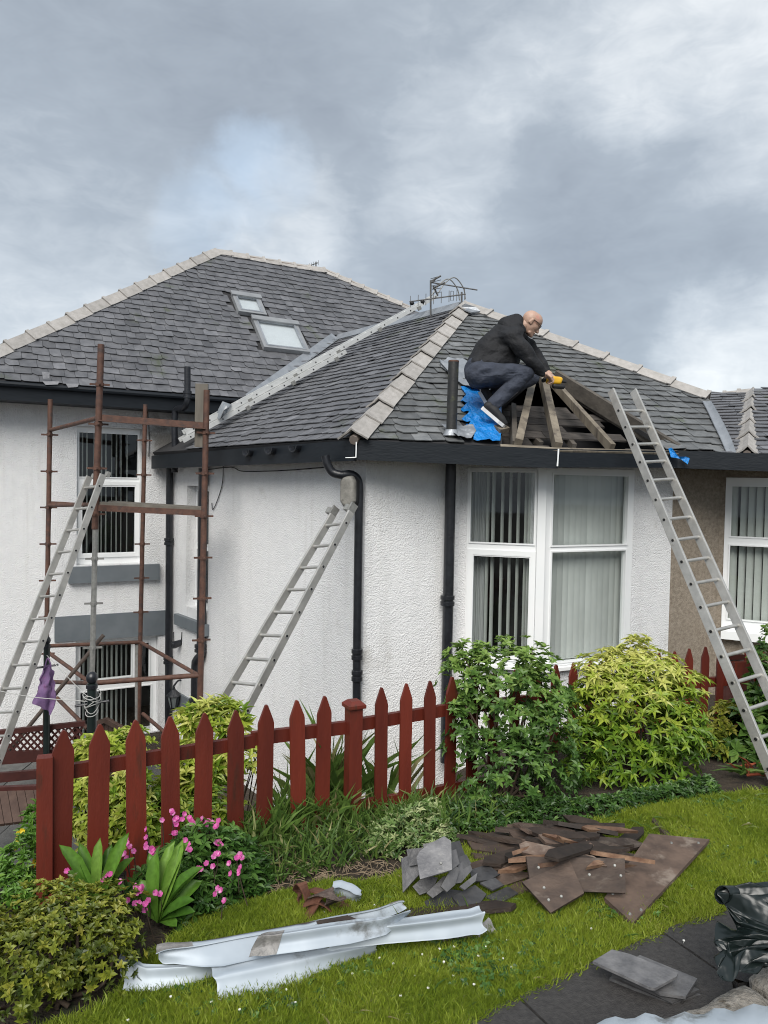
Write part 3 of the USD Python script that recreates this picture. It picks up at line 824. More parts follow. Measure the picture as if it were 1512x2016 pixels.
# soil pipe through the front slope with its lead slate
a, b = PF.hit(888, 862, 0), PF.hit(888, 862, 0)
b = at(893, 713, a[1] - .0)
B = MB(); B.tube([a - [0, 0, .2], (a + b) / 2, b], .052, 14)
vp = part(house, "vent_pipe", B.m(), mat("mossy_pipe", (.012, .013, .015), (.03, .03, .028), 12, .5, [(40, .003)], c3=(.05, .055, .025), c3at=(.55, .68), c3scale=9), smooth=40, label="black vent pipe standing out of the front roof slope")
part(vp, "rim", MB().tube([b, b + [0, 0, .015]], [.054, .052], 14).m(), M_RUST, smooth=40)
part(vp, "collar", MB().tube([a + [0, 0, .02], a + [0, 0, .08]], [.085, .06], 14).m(), M_LEAD, smooth=40)
drape("lead_slate", [(866, 846), (900, 850), (928, 848), (934, 862), (925, 873), (898, 872), (884, 862)], .06, .07, M_LEAD, roofF, "crumpled lead slate round the vent pipe foot", 9)


# ---- pipes on the house
def pipe(pts, r, mt=None, collars=(), label=None, name="downpipe"):
    pts = np.asarray(pts, float)
    p = part(house, name, MB().tube(pts, r, 14).m(), mt or M_PIPE, smooth=40, label=label)
    for c in collars:
        c = np.asarray(c, float)
        part(p, "collar", MB().tube([c - [0, 0, .055], c - [0, 0, .05], c - [0, 0, .012], c - [0, 0, .01], c + [0, 0, .01], c + [0, 0, .012], c + [0, 0, .05], c + [0, 0, .055]], [r * 1.02, r * 1.35, r * 1.35, r * 1.15, r * 1.15, r * 1.35, r * 1.35, r * 1.02], 14).m(), mt or M_PIPE, smooth=40)
    return p


def curve(pts, n=8):
    """Catmull-Rom through the points"""
    p = np.asarray(pts, float); p = np.vstack([2 * p[0] - p[1], p, 2 * p[-1] - p[-2]])
    out = []
    for i in range(1, len(p) - 2):
        for t in np.linspace(0, 1, n, endpoint=False):
            a, b, c, d = p[i - 1:i + 3]
            out.append(.5 * (2 * b + (c - a) * t + (2 * a - 5 * b + 4 * c - d) * t ** 2 + (3 * b - a - 3 * c + d) * t ** 3))
    out.append(p[-2])
    return np.array(out)


ym = at(369, 780, 10.75)
pipe(curve([at(369, 722, 10.72), at(369, 770, 10.72), at(368, 792, 10.72), at(361, 803, 10.8), at(348, 806, 10.95), at(344, 820, 10.98), at(344, 880, 10.98), at(344, 930, 10.98)]), .045, collars=[at(369, 777, 10.72)], label="upper soil pipe with a swan neck under the main eave", name="soil_pipe")
pipe(curve([at(334, 922, 11.2), at(333, 1100, 11.2), at(332, 1284, 11.2), at(331, 1500, 11.2)], 4), .052, collars=[at(332.5, 1066, 11.2), at(331, 1300, 11.2)], label="black downpipe in the inner corner")
WAo = lambda x, y, off: WA.hit(x, y, off)
pipe(curve([WAo(400, 922, .07), WAo(398, 1100, .07), WAo(396, 1270, .07), WAo(395, 1290, .07), WAo(388, 1300, .09), WAo(385, 1320, .09), WAo(384, 1450, .09)], 6), .062, collars=[WAo(395, 1276, .07), WAo(384, 1382, .09)], label="thick black pipe behind the rusty pole")
pipe(curve([at(640, 897, 7.28), at(645, 915, 7.28), at(655, 930, 7.28), at(672, 935, 7.28), at(690, 934, 7.3), at(703, 943, 7.32), at(707, 965, 7.33), at(706, 1040, 7.33), at(703, 1288, 7.33), at(702, 1480, 7.33)], 8), .042, collars=[at(703, 1288, 7.33), at(703, 1330, 7.33)], label="black downpipe with swan neck at the corner by the short ladder")
pipe(curve([at(888, 905, 7.68), at(884, 1100, 7.68), at(880, 1300, 7.68), at(877, 1500, 7.68)], 4), .055, collars=[at(881, 1182, 7.68)], label="black downpipe left of the bay window")
# cables on the side wall
B = MB(); cc = curve([WAo(440, 905, .02), WAo(438, 950, .015), WAo(428, 985, .015), WAo(419, 1003, .015), WAo(417, 990, .02)])
B.tube(cc, .006, 5); B.tube(curve([WAo(405, 925, .015), WAo(455, 920, .02), WAo(480, 928, .015), WAo(560, 926, .02), WAo(640, 920, .015)]), .006, 5)
part(house, "cable", B.m(), M_BLACK, smooth=True)
B = MB(); B.tube(curve([WM.hit(290, 800, .02), WM.hit(294, 860, .02), WM.hit(293, 900, .02)]), .006, 5); part(house, "cable", B.m(), M_BLACK, smooth=True)

# ------------------------------------------------------------------ the neighbour's house
nb = thing("neighbouring_house", "adjoining house with brown pebbledash wall and its own slate hip on the right", "house", (*B2, -1.0))
uN = float(np.linalg.norm(N1 - B2))
wallpiece(nb, "wall", WN, .003, uN + .12, ZB, ZT, [], M_BROWN)
oN = sg.box(us(WNW, 1424, 1100), zt(WNW, 1440, 1245), us(WNW, 1590, 1100), zt(WNW, 1440, 940))
wallpiece(nb, "wall", WNW, .003, float(np.linalg.norm(N2 - N1)), ZB, ZT - .004, [oN], M_BROWN, .22)
sl = [(u, .085, 30 + rng.uniform(-8, 8), zt(WNW, 1460, 1228), zt(WNW, 1460, 945), M_SLAT) for u in np.arange(us(WNW, 1444, 1100), us(WNW, 1590, 1100), .085)]
wn = window(nb, WNW, oN, [pxbox(WNW, 1441.5, 957, 1585, 1062), pxbox(WNW, 1437, 1073, 1585, 1231)], recess=-.01, slats=sl, label="neighbour's white framed window with vertical blind", mg=(.05, .2))
q = sg.box(us(WNW, 1420, 1250), zt(WNW, 1440, 1256), us(WNW, 1600, 1100), zt(WNW, 1440, 1240)); part(wn, "sill", extrude(q, .12, WNW.o + WNW.n * .001, WNW.ex, WNW.ey, WNW.n), M_UPVC)
fascia(nb, F2 + [.004, -.002, 0.004], F3, .18, lip=False)
sof = sg.Polygon([F2[:2], F3[:2], N2 + [0, .3], N1 + [0, .3], B2 + [0, .3]])
part(nb, "soffit", extrude(sof, .02, [0, 0, zs - .025], np.array([1., 0, 0]), np.array([0, 1., 0]), np.array([0, 0, 1.])), M_NAVY)
e0, e1, pk = at(1448, 897, 8.0), at(1466, 896, 7.85), at(1480, 774, 10.6)
vl = at(1398, 787, 11.0)
PN = Plane(e0, e1 - e0, unit(np.cross(e1 - e0, pk - e0)))
if PN.n[2] < 0: PN = Plane(e0, e1 - e0, -PN.n)
PNL = roofplane(e1, unit(e1 - vl - (e1 - vl)[2] * np.array([0, 0, 1.0])), pk)
e2 = at(1640, 900, 7.7); pk2 = at(1640, 765, 10.4)
nroof = part(nb, "roof", MB().add([e0 - [.3, 0, 0], e1, pk, vl, e2, pk2], [(0, 1, 2), (0, 2, 3), (1, 4, 5), (1, 5, 2)]).m(), M_UNDER)
tri1 = Plane(e1, unit(np.cross(unit(np.cross(e1 - vl, pk - vl)), [0, 0, 1.0])), unit(np.cross(e1 - vl, pk - vl)))
for (ring, seed) in (([e0 - [.25, 0, 0], e1, pk, vl], 1), ([e1, e2, pk2, pk], 2)):
    r = np.array(ring); n = unit(np.cross(r[1] - r[0], r[2] - r[0])); n = n if n[2] > 0 else -n
    exn = unit(np.cross([0, 0, 1.0], n)); exn = exn if exn[0] > 0 else -exn
    Q = Plane(r[1] if seed == 1 else r[0], exn, n)
    for s, a in lay(Q, sg.Polygon([Q.uv(p) for p in r]).buffer(0), .165, .18, .30, lambda u, v, p: pix(p)[0] > 1530, t0=-2.0 if seed == 1 else -.02):
        part(nroof, "slate", s, M_SLATE)
ridge_tiles(nroof, e1 + [0, -.05, 0], pk, unit(np.array([-.8, .1, -.5])), unit(np.array([.8, -.2, -.5])), 5, w=.2)
ridge_tiles(nroof, vl, pk, unit(np.array([-.2, -.8, -.5])), unit(np.array([.1, .8, -.4])), 3, w=.13)
P = np.stack([np.stack([PF.hit(x - w, y, .05), PF.hit(x, y + 1, .055), PF.hit(x + w, y, .10)]) for x, y, w in ((1391, 789, 8), (1403, 810, 9), (1416, 836, 10), (1429, 863, 10), (1442, 896, 9))])
part(nroof, "lead_valley", MB().grid(P, thick=.01).m(), M_LEAD, smooth=True)

# ------------------------------------------------------------------ ground
def gp(x, y, z=0.0):
    """the point of the level z under a pixel"""
    d = ray(x, y)
    return EYE + d * ((z - EYE[2]) / d[2])


FENCE = np.array([(-4.0, 2.9), tuple(gp(89, 1768)[:2]), tuple(gp(690, 1612)[:2]), tuple(gp(850, 1580)[:2]), (1.45, 5.95), (2.55, 6.62), (3.6, 6.85), (7.0, 7.2)])


def beyond(x, y):
    """signed distance behind the fence line"""
    return y - np.interp(x, FENCE[:, 0], FENCE[:, 1])


def gz(x, y):
    x, y = np.asarray(x, float), np.asarray(y, float)
    b = beyond(x, y)
    t = np.clip((b - .12) / 1.7, 0, 1); t = t * t * (3 - 2 * t)
    deep = np.interp(x, [-1.2, 0.2, 1.3, 2.4], [1.7, 1.35, .55, .25])
    side = np.clip((-1.95 - x) / 1.2, 0, 1) * np.clip((y - 2.6) / .8, 0, 1)
    deep2 = np.maximum(t * deep, side * 1.7 * np.clip((y - 3.2) / 1.2, 0, 1))
    return -deep2 + .02 * (meshkit.noise(np.stack([x * 1.3, y * 1.3, x * 0], -1), 3) - .5)


def axis(lo, hi, a, b, fine):
    out = list(np.arange(a, b, fine)); q, s = out[-1], fine
    while q < hi:
        s *= 1.35; q += s; out.append(q)
    q, s = out[0], fine; pre = []
    while q > lo:
        s *= 1.35; q -= s; pre.append(q)
    return np.array(pre[::-1] + out)


gx, gy = axis(-70, 70, -4.5, 5.5, .07), axis(-40, 120, 1.2, 9.0, .07)
X, Yg = np.meshgrid(gx, gy, indexing="ij")
Z = gz(X, Yg) - .018 + .022 * (meshkit.fbm(np.stack([X * 6, Yg * 6, X * 0], -1), 3, 8) - .5) * (np.hypot(X, Yg) < 12)
single("ground", "dark garden soil sloping down behind the red picket fence", "ground", MB().grid(np.stack([X, Yg, Z], -1)).m(), M_SOIL, smooth=True, kind="structure")
LAWN = sg.Polygon([gp(x, y)[:2] for x, y in ((-60, 2300), (60, 2050), (180, 2016), (262, 1950), (300, 1905), (345, 1868), (372, 1832), (430, 1806), (500, 1790), (560, 1772), (640, 1752), (720, 1752), (785, 1742), (850, 1700), (960, 1662), (1120, 1640), (1260, 1600), (1400, 1575), (1490, 1560), (1640, 1556), (2000, 1560), (2200, 1700))] + [tuple(gp(1620, 1700)[:2])] + [tuple(gp(x, y)[:2]) for x, y in ((1512, 1747), (1425, 1790), (1290, 1836), (1150, 1898), (1015, 1962), (890, 2030), (700, 2150), (300, 2500))])
LAWN = LAWN.buffer(0)
minx, miny, maxx, maxy = LAWN.bounds
from scipy.spatial import Delaunay


def flat_sheet(poly, step, zf):
    a, b, c, d = poly.bounds
    gx_, gy_ = np.meshgrid(np.arange(a, c, step), np.arange(b, d, step), indexing="ij")
    k = np.array([poly.contains(sg.Point(p, q)) for p, q in zip(gx_.ravel(), gy_.ravel())])
    L = poly.exterior.length
    e = np.array([poly.exterior.interpolate(t).coords[0] for t in np.arange(0, L, step)])
    q = np.vstack([e, np.c_[gx_.ravel()[k], gy_.ravel()[k]]])
    t = Delaunay(q).simplices
    big = poly.buffer(1e-4)
    t = t[[big.contains(sg.Point(c)) for c in q[t].mean(1)]]
    p = np.c_[q, zf(q[:, 0], q[:, 1])]
    n = np.cross(p[t[:, 1]] - p[t[:, 0]], p[t[:, 2]] - p[t[:, 0]])[:, 2] < 0
    t[n] = t[n][:, ::-1]
    return p, t


lz = lambda x, y: gz(x, y) + .004 + .012 * (meshkit.noise(np.stack([np.asarray(x) * 3, np.asarray(y) * 3, np.asarray(x) * 0], -1), 5) - .3)
single("lawn", "short green lawn strewn with pulled off roofing in front of the fence", "lawn", flat_sheet(LAWN, .12, lz), M_LAWN, smooth=True, kind="structure")

# dark path along the lawn: four slabs with open joints, and a rough kerb
path = thing("path", "dark tarmac covered path of slabs crossing the bottom right corner", "path", (1.2, 3, 0), kind="structure")
pa, pb = gp(890, 2030)[:2], gp(1512, 1747)[:2]
qa, qb = gp(1010, 2230)[:2], gp(1640, 1840)[:2]
e1p, e2p = unit(pb - pa), None
jt = [(-.9, -.75), None]


def onedge(a, b, t):
    return a + (b - a) * t


def tpar(a, b, p):
    return float(np.dot(p - a, b - a) / np.dot(b - a, b - a))


js = [(-1.6, -1.6), (tpar(pa, pb, gp(1010, 1964)[:2]), tpar(qa, qb, gp(1075, 2040)[:2])), (tpar(pa, pb, gp(1291, 1837)[:2]), tpar(qa, qb, gp(1402, 1918)[:2])), (1.25, 1.05), (2.6, 2.2)]
for (t0, s0), (t1, s1) in zip(js[:-1], js[1:]):
    ring = [onedge(pa, pb, t0 + .003), onedge(pa, pb, t1 - .003), onedge(qa, qb, s1 - .003), onedge(qa, qb, s0 + .003)]
    pg = sg.Polygon(ring).buffer(-.012).buffer(.012)
    if not pg.exterior.is_ccw: pg = sg.polygon.orient(pg)
    v, f = flat_sheet(pg, .09, lambda x, y: .022 + .006 * meshkit.noise(np.stack([x * 9, y * 9, x * 0], -1), 4))
    e = np.array([(*pg.exterior.interpolate(t).coords[0],) for t in np.arange(0, pg.exterior.length, .05)])
    B = MB(); B.add(v, f)
    E = np.stack([np.c_[e, np.full(len(e), .024)], np.c_[e, np.full(len(e), -.05)]], 0); E = np.concatenate([E, E[:, :1]], 1)
    B.grid(E)
    part(path, "slab", B.m(), M_ASPHALT)
kerb = thing("kerb", "rough pale concrete kerb in two weathered lengths at the bottom right", "kerb", (*gp(1400, 1980)[:2], 0), kind="structure")


def rock(ring, z0, z1, seed, amp=.018, step=.03):
    """a weathered block: the ring extruded, its top and edges roughened"""
    pg = sg.Polygon(ring).buffer(-.025).buffer(.025)
    v, f = flat_sheet(pg, step, lambda x, y: 0 * x + z1)
    d = np.array([pg.exterior.distance(sg.Point(p[:2])) for p in v])
    v[:, 2] -= .035 * np.exp(-d / .02); v[:, 2] += amp * (meshkit.fbm(np.c_[v[:, :2] * 11, v[:, 2:]], 4, seed) - .5) * 2
    e = np.array([(*pg.exterior.interpolate(t).coords[0],) for t in np.arange(0, pg.exterior.length, step)])
    B = MB(); B.add(v, f)
    ez = np.array([v[np.argmin(np.sum((v[:, :2] - p) ** 2, 1)), 2] for p in e])
    E = np.stack([np.c_[e, ez], np.c_[e, ez * .5 + z0 * .5] + rng.normal(0, .006, (len(e), 3)), np.c_[e, np.full(len(e), z0)]], 0); E = np.concatenate([E, E[:, :1]], 1)
    return B.grid(E).m()


KZ = .10
kp = lambda x, y: gp(x, y, KZ)[:2]
part(kerb, "stone", rock([kp(1235, 2050), kp(1322, 1992), kp(1384, 1964), kp(1418, 1946), kp(1462, 1926), kp(1480, 1932), kp(1530, 1966), kp(1480, 2060)], -.05, KZ, 3), M_CONC, smooth=30)
part(kerb, "stone", rock([kp(1470, 1920), kp(1500, 1894), kp(1560, 1850), kp(1700, 1770), kp(1760, 1800), kp(1540, 1958)], -.05, KZ + .01, 6), M_CONC, smooth=30)

# lower yard on the far left
low = thing("yard", "grey slabbed yard below the house on the far left", "yard", (-4, 8, -1.7), kind="structure")
B = MB()
for i in range(6):
    for j in range(6):
        c = np.array([-6.2 + i * .62, 6.6 + j * .62, -1.70 + rng.normal(0, .004)])
        B = MB(); B.box(c + [0, 0, -.03], [.303, 0, 0], [0, .303, 0], [0, 0, .035]); part(low, "slab", B.m(), M_PATHLOW)

# ------------------------------------------------------------------ the picket fence
fence = thing("picket_fence", "dark red picket fence with pointed pales stepping along the garden edge", "fence", (*gp(395, 1700)[:2], 0))


def fdir(p):
    i = int(np.clip(np.searchsorted(FENCE[:, 0], p[0]) - 1, 0, len(FENCE) - 2))
    return np.array([*unit(FENCE[i + 1] - FENCE[i]), 0.0])


def fpoint(x, off=0.0):
    """the point of the fence line under pixel column x, as (X, Y)"""
    d = ray(x, 1500)
    Y = np.linspace(2.8, 8, 4000)
    b = beyond(d[0] * Y, Y)
    k = int(np.argmin(np.abs(b)))
    return np.array([d[0] * Y[k], Y[k], 0.0])


def picket(x, y, wpx, lean=0.0, zlow=-.1):
    p = fpoint(x); d = fdir(p); n = np.cross(d, [0, 0, 1.0])
    top = at(x, y, p[1])
    w = wpx * p[1] / FPX / abs(unit(np.array([d[0], d[1]]))[0] + .0) / 2 * .92
    h = top[2]
    prof = sg.Polygon([(-w, zlow), (w, zlow), (w, h - .11), (w * .93, h - .095), (w * .20, h - .006), (w * .1, h), (-w * .1, h), (-w * .20, h - .006), (-w * .93, h - .095), (-w, h - .11)])
    o = np.array([top[0], p[1], 0]); up = unit(np.array([d[0] * lean, d[1] * lean, 1.0]))
    v, f = extrude(prof, .017, o - up * 0 + d * (-lean * h), d, up, n)
    return part(fence, "picket", (v, f, np.full(len(v), rng.uniform(.78, 1.2))), M_RED)


L1 = [(125, 1437, 37), (196, 1425, 36), (266, 1417, 35), (334, 1410, 33), (402, 1403, 32), (463, 1398, 30), (523, 1387, 30), (583, 1378, 29), (638, 1370, 28)]
for x, y, w in L1:
    picket(x, y, w, rng.normal(0, .011))
for x, y, w in [(750, 1353, 26), (799, 1345, 25), (845.5, 1340, 24), (888, 1332, 23), (930, 1328, 23), (972, 1322, 22), (1013, 1318, 22), (1054, 1315, 22), (1093, 1308, 21), (1128, 1304, 20), (1161, 1300, 20), (1193, 1297, 20), (1228, 1293, 19), (1262, 1290, 19)]:
    picket(x, y, w, rng.normal(0, .011))
for x, y, w in [(1296, 1285, 17), (1327.5, 1282, 18), (1356, 1276.5, 18), (1388, 1273, 18), (1418, 1275, 17), (1471, 1268, 14), (1497, 1264, 17), (1530, 1262, 17), (1560, 1260, 17)]:
    picket(x, y, w, rng.normal(0, .011), zlow=-.3)


def fpost(x, y, wpx, cap=True, dpx=1.0):
    p = fpoint(x); d = fdir(p); n = np.cross(d, [0, 0, 1.0])
    h = at(x, y, p[1])[2]; w = wpx * p[1] / FPX / 2 / abs(d[0])
    o = np.array([p[0], p[1], 0]) - n * .0
    B = MB(); B.box(o + [0, 0, (h - .2) / 2], d * w, n * w * .9, [0, 0, (h + .2) / 2], t=rng.uniform(.9, 1.05))
    q = part(fence, "post", B.m(True), M_RED)
    if cap:
        a = w * 1.32
        ring = lambda s, z: [o + d * i * s + n * j * s + [0, 0, z] for i, j in ((-1, -1), (1, -1), (1, 1), (-1, 1))]
        v = ring(a * .98, h) + ring(a, h + .008) + ring(a, h + .022) + ring(a * .55, h + .045)
        f = [(3, 2, 1, 0), (12, 13, 14, 15)] + [(k * 4 + i, k * 4 + (i + 1) % 4, k * 4 + 4 + (i + 1) % 4, k * 4 + 4 + i) for k in range(3) for i in range(4)]
        part(q, "cap", MB().add(v, f, 1.15).m(True), M_RED)


fpost(89, 1489, 28, cap=False)
fpost(695, 1392, 25)
fpost(1445, 1300, 36, cap=False)
B = MB(); p = fpoint(1446); B.box(at(1446, 1292, p[1]), [.075, .01, 0], [0, .05, 0], [0, 0, .022], t=.3); part(fence, "post_cap", B.m(True), M_RED)


def rail(pts, hpx, z=None):
    for (x0, y0), (x1, y1) in zip(pts[:-1], pts[1:]):
        a, b = fpoint(x0), fpoint(x1); d = unit(b - a); n = np.cross(d, [0, 0, 1.0])
        A_r, B_r = at(x0, y0, a[1] + .03), at(x1, y1, b[1] + .03)
        h = hpx * (a[1] + b[1]) / 2 / FPX
        Bm = MB(); Bm.box((A_r + B_r) / 2 - n * .012, (B_r - A_r) / 2 * 1.01, n * .018, [0, 0, h / 2], t=rng.uniform(.85, 1.0)); part(fence, "rail", Bm.m(True), M_RED)


rail([(104, 1525), (500, 1460)], 27); rail([(498, 1455), (690, 1432)], 26)
rail([(702, 1428), (870, 1400)], 24); rail([(870, 1400), (1070, 1375), (1290, 1352)], 21); rail([(1290, 1352), (1440, 1340), (1560, 1334)], 19)
rail([(104, 1735), (690, 1590)], 27); rail([(702, 1588), (850, 1562)], 20); rail([(850, 1562), (1070, 1510), (1290, 1450)], 20); rail([(1290, 1445), (1560, 1425)], 18)

# ------------------------------------------------------------------ ladders
def ladder(name, label, a0, a1, b0, b1, n, first, last, sw=.026, sd=.075, mt=None, nrm=None, ext=0, group=None, feet=True):
    """stile a runs a0 -> a1 (bottom to top), stile b likewise; rungs at equal steps"""
    mt = mt or M_ALU
    a0, a1, b0, b1 = (np.asarray(q, float) for q in (a0, a1, b0, b1))
    t = thing(name, label, "ladder", a0)
    d = unit((a1 - a0) + (b1 - b0)); w = unit((b0 + b1) - (a0 + a1)); w = unit(w - d * (w @ d)); nn = np.cross(w, d)
    for p, q in ((a0, a1), (b0, b1)):
        dd_ = unit(q - p)
        prof = sg.Polygon([(-sw / 2, -sd / 2), (sw / 2, -sd / 2), (sw / 2, sd / 2), (-sw / 2, sd / 2)]).buffer(-.004).buffer(.004, quad_segs=2)
        s = part(t, "stile", extrude(prof, float(np.linalg.norm(q - p)), p, w, nn, dd_), mt)
    for i in range(n):
        k = first + (last - first) * i / (n - 1)
        p, q = a0 + (a1 - a0) * k, b0 + (b1 - b0) * k
        ww = unit(q - p)
        r = part(t, "rung", MB().tube([p - ww * (sw / 2 + .003), (p + q) / 2, q + ww * (sw / 2 + .003)], .015, 10).m(), mt, smooth=40)
        for c, s in ((p, -1), (q, 1)):
            part(r, "ferrule", MB().tube([c + ww * s * (sw / 2 - .001), c + ww * s * (sw / 2 + .006)], .019, 10).m(), mt, smooth=40)
            part(r, "rung_end", MB().tube([c + ww * s * (sw / 2 + .002), c + ww * s * (sw / 2 + .0072)], .0125, 10).m(), M_BLACK, smooth=40)
    return t, d, w, nn


tR, dR, wR, nR = ladder("ladder", "long aluminium ladder leaning on the bay gutter beside the brown wall", gp(1531, 1552), at(1203, 769, 7.62), gp(1588, 1528), at(1247, 770, 7.90), 17, .035, .93, sd=.082)
for p in (gp(1531, 1552), gp(1588, 1528)):
    B = MB(); B.box(p + [0, 0, .02], wR * .025, dR * .03, nR * .05); part(tR, "foot", B.m(), M_BLACK)
tM, dM_, wM_, nM_ = ladder("ladder", "short aluminium ladder leaning crooked on the white side wall", at(330, 1556, 6.3), at(655, 1014, 7.32), at(395, 1570, 6.05), at(691, 1008, 7.08), 12, .02, .955)
for c, k in ((at(655, 1014, 7.32), 1), (at(691, 1008, 7.08), 1)):
    B = MB(); B.box(c + dM_ * .03 - wM_ * .05, wM_ * .03, dM_ * .03, nM_ * .045); B.box(c + dM_ * .045 - wM_ * .01, wM_ * .012, dM_ * .045, nM_ * .04)
    part(tM, "stile_bracket", B.m(), M_GALV)
tL, dL_, wL_, nL_ = ladder("ladder", "aluminium ladder leaning on the scaffold tower at the left edge", at(-75, 1560, 8.1), at(176, 938, 8.95), at(-25, 1560, 7.75), at(203, 934, 8.62), 14, .02, .96)
for c in (at(176, 938, 8.95), at(203, 934, 8.62)):
    B = MB(); B.box(c + dL_ * .02 - nL_ * .05, wL_ * .035, dL_ * .03, nL_ * .02); part(tL, "stile_bracket", B.m(), M_GALV)
# the roof ladder: two sections, hooked over the lower ridge
ra, rb = PL.hit(362, 872, .10), PL.hit(868, 594, .10)
rd = unit(rb - ra); rw = np.cross(PL.n, rd) * -1
rw = rw if rw[1] > 0 else -rw
Lr = float(np.linalg.norm(rb - ra))
tr = thing("roof_ladder", "pale aluminium roof ladder lying up the lower slate slope and hooked over its ridge", "ladder", ra)
for sec, (k0, k1, up_, ws) in enumerate(((0.0, .60, .03, .22), (.02, 1.0, .10, .17))):
    p, q = ra + rd * Lr * k0, ra + rd * Lr * k1
    for s in (0.0, ws):
        o = p + rw * (s + (.03 if sec else 0)) + PL.n * up_
        B = MB(); B.box((o + o + rd * Lr * (k1 - k0)) / 2, rw * .013, rd * Lr * (k1 - k0) / 2, PL.n * .029); st = part(tr, "stile", B.m(), M_ALUW)
        B = MB()
        if s == 0:
            for k in np.arange(.12, Lr * (k1 - k0), .255):
                c = o + rd * k - rw * .0135; part(st, "rung_end", MB().tube([c, c - rw * .003], .011, 8).m(), M_BLACK)
            for k in np.arange(.25, Lr * (k1 - k0), .77):
                c = o + rd * k - rw * .02 - PL.n * .03; part(st, "bracket", MB().box(c, rd * .03, rw * .012, PL.n * .03).m(), M_GALV)
    for k in np.arange(.12, Lr * (k1 - k0), .255):
        o = p + rd * k + PL.n * up_ + rw * (.03 if sec else 0)
        part(tr, "rung", MB().tube([o, o + rw * ws], .014, 8).m(), M_ALUW, smooth=40)
hp = rb + PL.n * .1
for s in (.03, .20):
    c = rb + rw * s + PL.n * .12
    B = MB(); B.tube(curve([c, c + rd * .22 + PL.n * .10, c + rd * .42 + PL.n * .10, c + rd * .5 - PL.n * .1, c + rd * .46 - PL.n * .28], 5), .009, 8); part(tr, "ridge_hook", B.m(), M_GALV, smooth=True)

# ------------------------------------------------------------------ scaffold tower
sc = thing("scaffold_tower", "rusty scaffold tower of four uprights standing against the upstairs window", "scaffold", at(240, 1560, 9.2))


def bar(name, a, b, r=.026, mt=None, label=None):
    return part(sc, name, MB().tube([a, (np.asarray(a) + b) / 2, b], r, 10).m(), mt or M_RUST, smooth=40, label=label)


def upright(pts, r, Y, cups, mt=None, label=None):
    t = bar("upright", at(*pts[0], Y), at(*pts[1], Y), r, mt, label)
    for y in cups:
        k = (y - pts[0][1]) / (pts[1][1] - pts[0][1]); x = pts[0][0] + (pts[1][0] - pts[0][0]) * k
        c = at(x, y, Y)
        B = MB(); B.tube([c - [0, 0, .02], c + [0, 0, .02]], r * 1.25, 10)
        for a in (0.35, 1.92, 3.49, 5.06):
            d = np.array([math.cos(a), math.sin(a), 0]); B.box(c + d * (r + .035), d * .038, np.cross(d, [0, 0, 1.0]) * .009, [0, 0, .011])
        part(t, "coupler", B.m(), mt or M_RUST)
    return t


Yb1, Yb2, Yf1, Yf2 = 10.0, 10.6, 8.8, 9.0
upright([(99, 786), (87, 1560)], .031, Yb1, [856, 928, 999, 1071, 1143, 1215, 1287, 1360], label="rear left upright")
upright([(286, 796), (270, 1560)], .030, Yb2, [867, 935, 1004, 1071, 1138, 1205], label="rear right upright")
upright([(199, 678), (187, 1042)], .038, Yf1, [757, 835, 922, 1012], label="tall front upright rising above the eave")
upright([(188, 1030), (176, 1560)], .031, Yf1, [1100, 1188, 1275], mt=M_GALV, label="grey galvanised lower tube of the front upright")
upright([(407, 768), (390, 1560)], .036, Yf2, [852, 932, 1016, 1098, 1178, 1260], label="front right upright carrying a board end")
b1 = lambda y: at(99 - 12 * (y - 786) / 774, y, Yb1)
b2 = lambda y: at(286 - 16 * (y - 796) / 764, y, Yb2)
f1 = lambda y: at(199 - 22.5 * (y - 678) / 870, y, Yf1)
f2 = lambda y: at(407 - 17 * (y - 768) / 792, y, Yf2)
bar("ledger", b1(847), f1(822)); bar("ledger", b1(990), b2(1001)); bar("ledger", b1(1272), b2(1264)); bar("ledger", b1(995), f1(993)); bar("ledger", b1(1342), f1(1345)); bar("ledger", f1(1345), f2(1329), .03); bar("ledger", b2(1000), f2(1003))
def chan(nm, a, b, w, h, mt, label=None):
    B = MB(); B.beam(a, b, w, h); return part(sc, nm, B.m(), mt, label=label)
a, b = f1(822), f2(838)
chan("ledger", a, b, .012, .075, M_RUST); chan("ledger", a - [0, 0.03, .038], b - [0, .03, .038], .06, .012, M_RUST, None)
a, b = f1(1000), f2(1010)
chan("ledger", a, b, .03, .07, M_RUST)
chan("board", a + [.0, .12, .055], b + [-.05, .12, .045], .22, .032, M_BOARD, "weathered scaffold board on the middle ledgers"); chan("board", a + [.02, .36, .06], b + [-.1, .34, .05], .21, .032, M_BOARD)
chan("board", f2(765) + [-.065, .03, 0.06], f2(880) + [-.06, .03, 0], .035, .15, M_BOARD, "upright board tied behind the front right pole")
bar("brace", b2(1264), f2(1332)); bar("brace", b1(1282), at(172, 1340, 9.3)); bar("brace", at(204, 1250, 9.0), at(8, 1490, 8.6), .024, M_BOARD if False else mat("dull_brown_tube", (.06, .045, .038), (.10, .075, .06), 12, .7)); bar("brace", at(112, 1374, 9.8), at(172, 1434, 9.3)); bar("brace", at(281, 1405, 10.2), at(362, 1474, 9.6))
bar("ledger", at(270, 1270, Yb2), at(270, 1420, Yb2), .031, M_GALV)
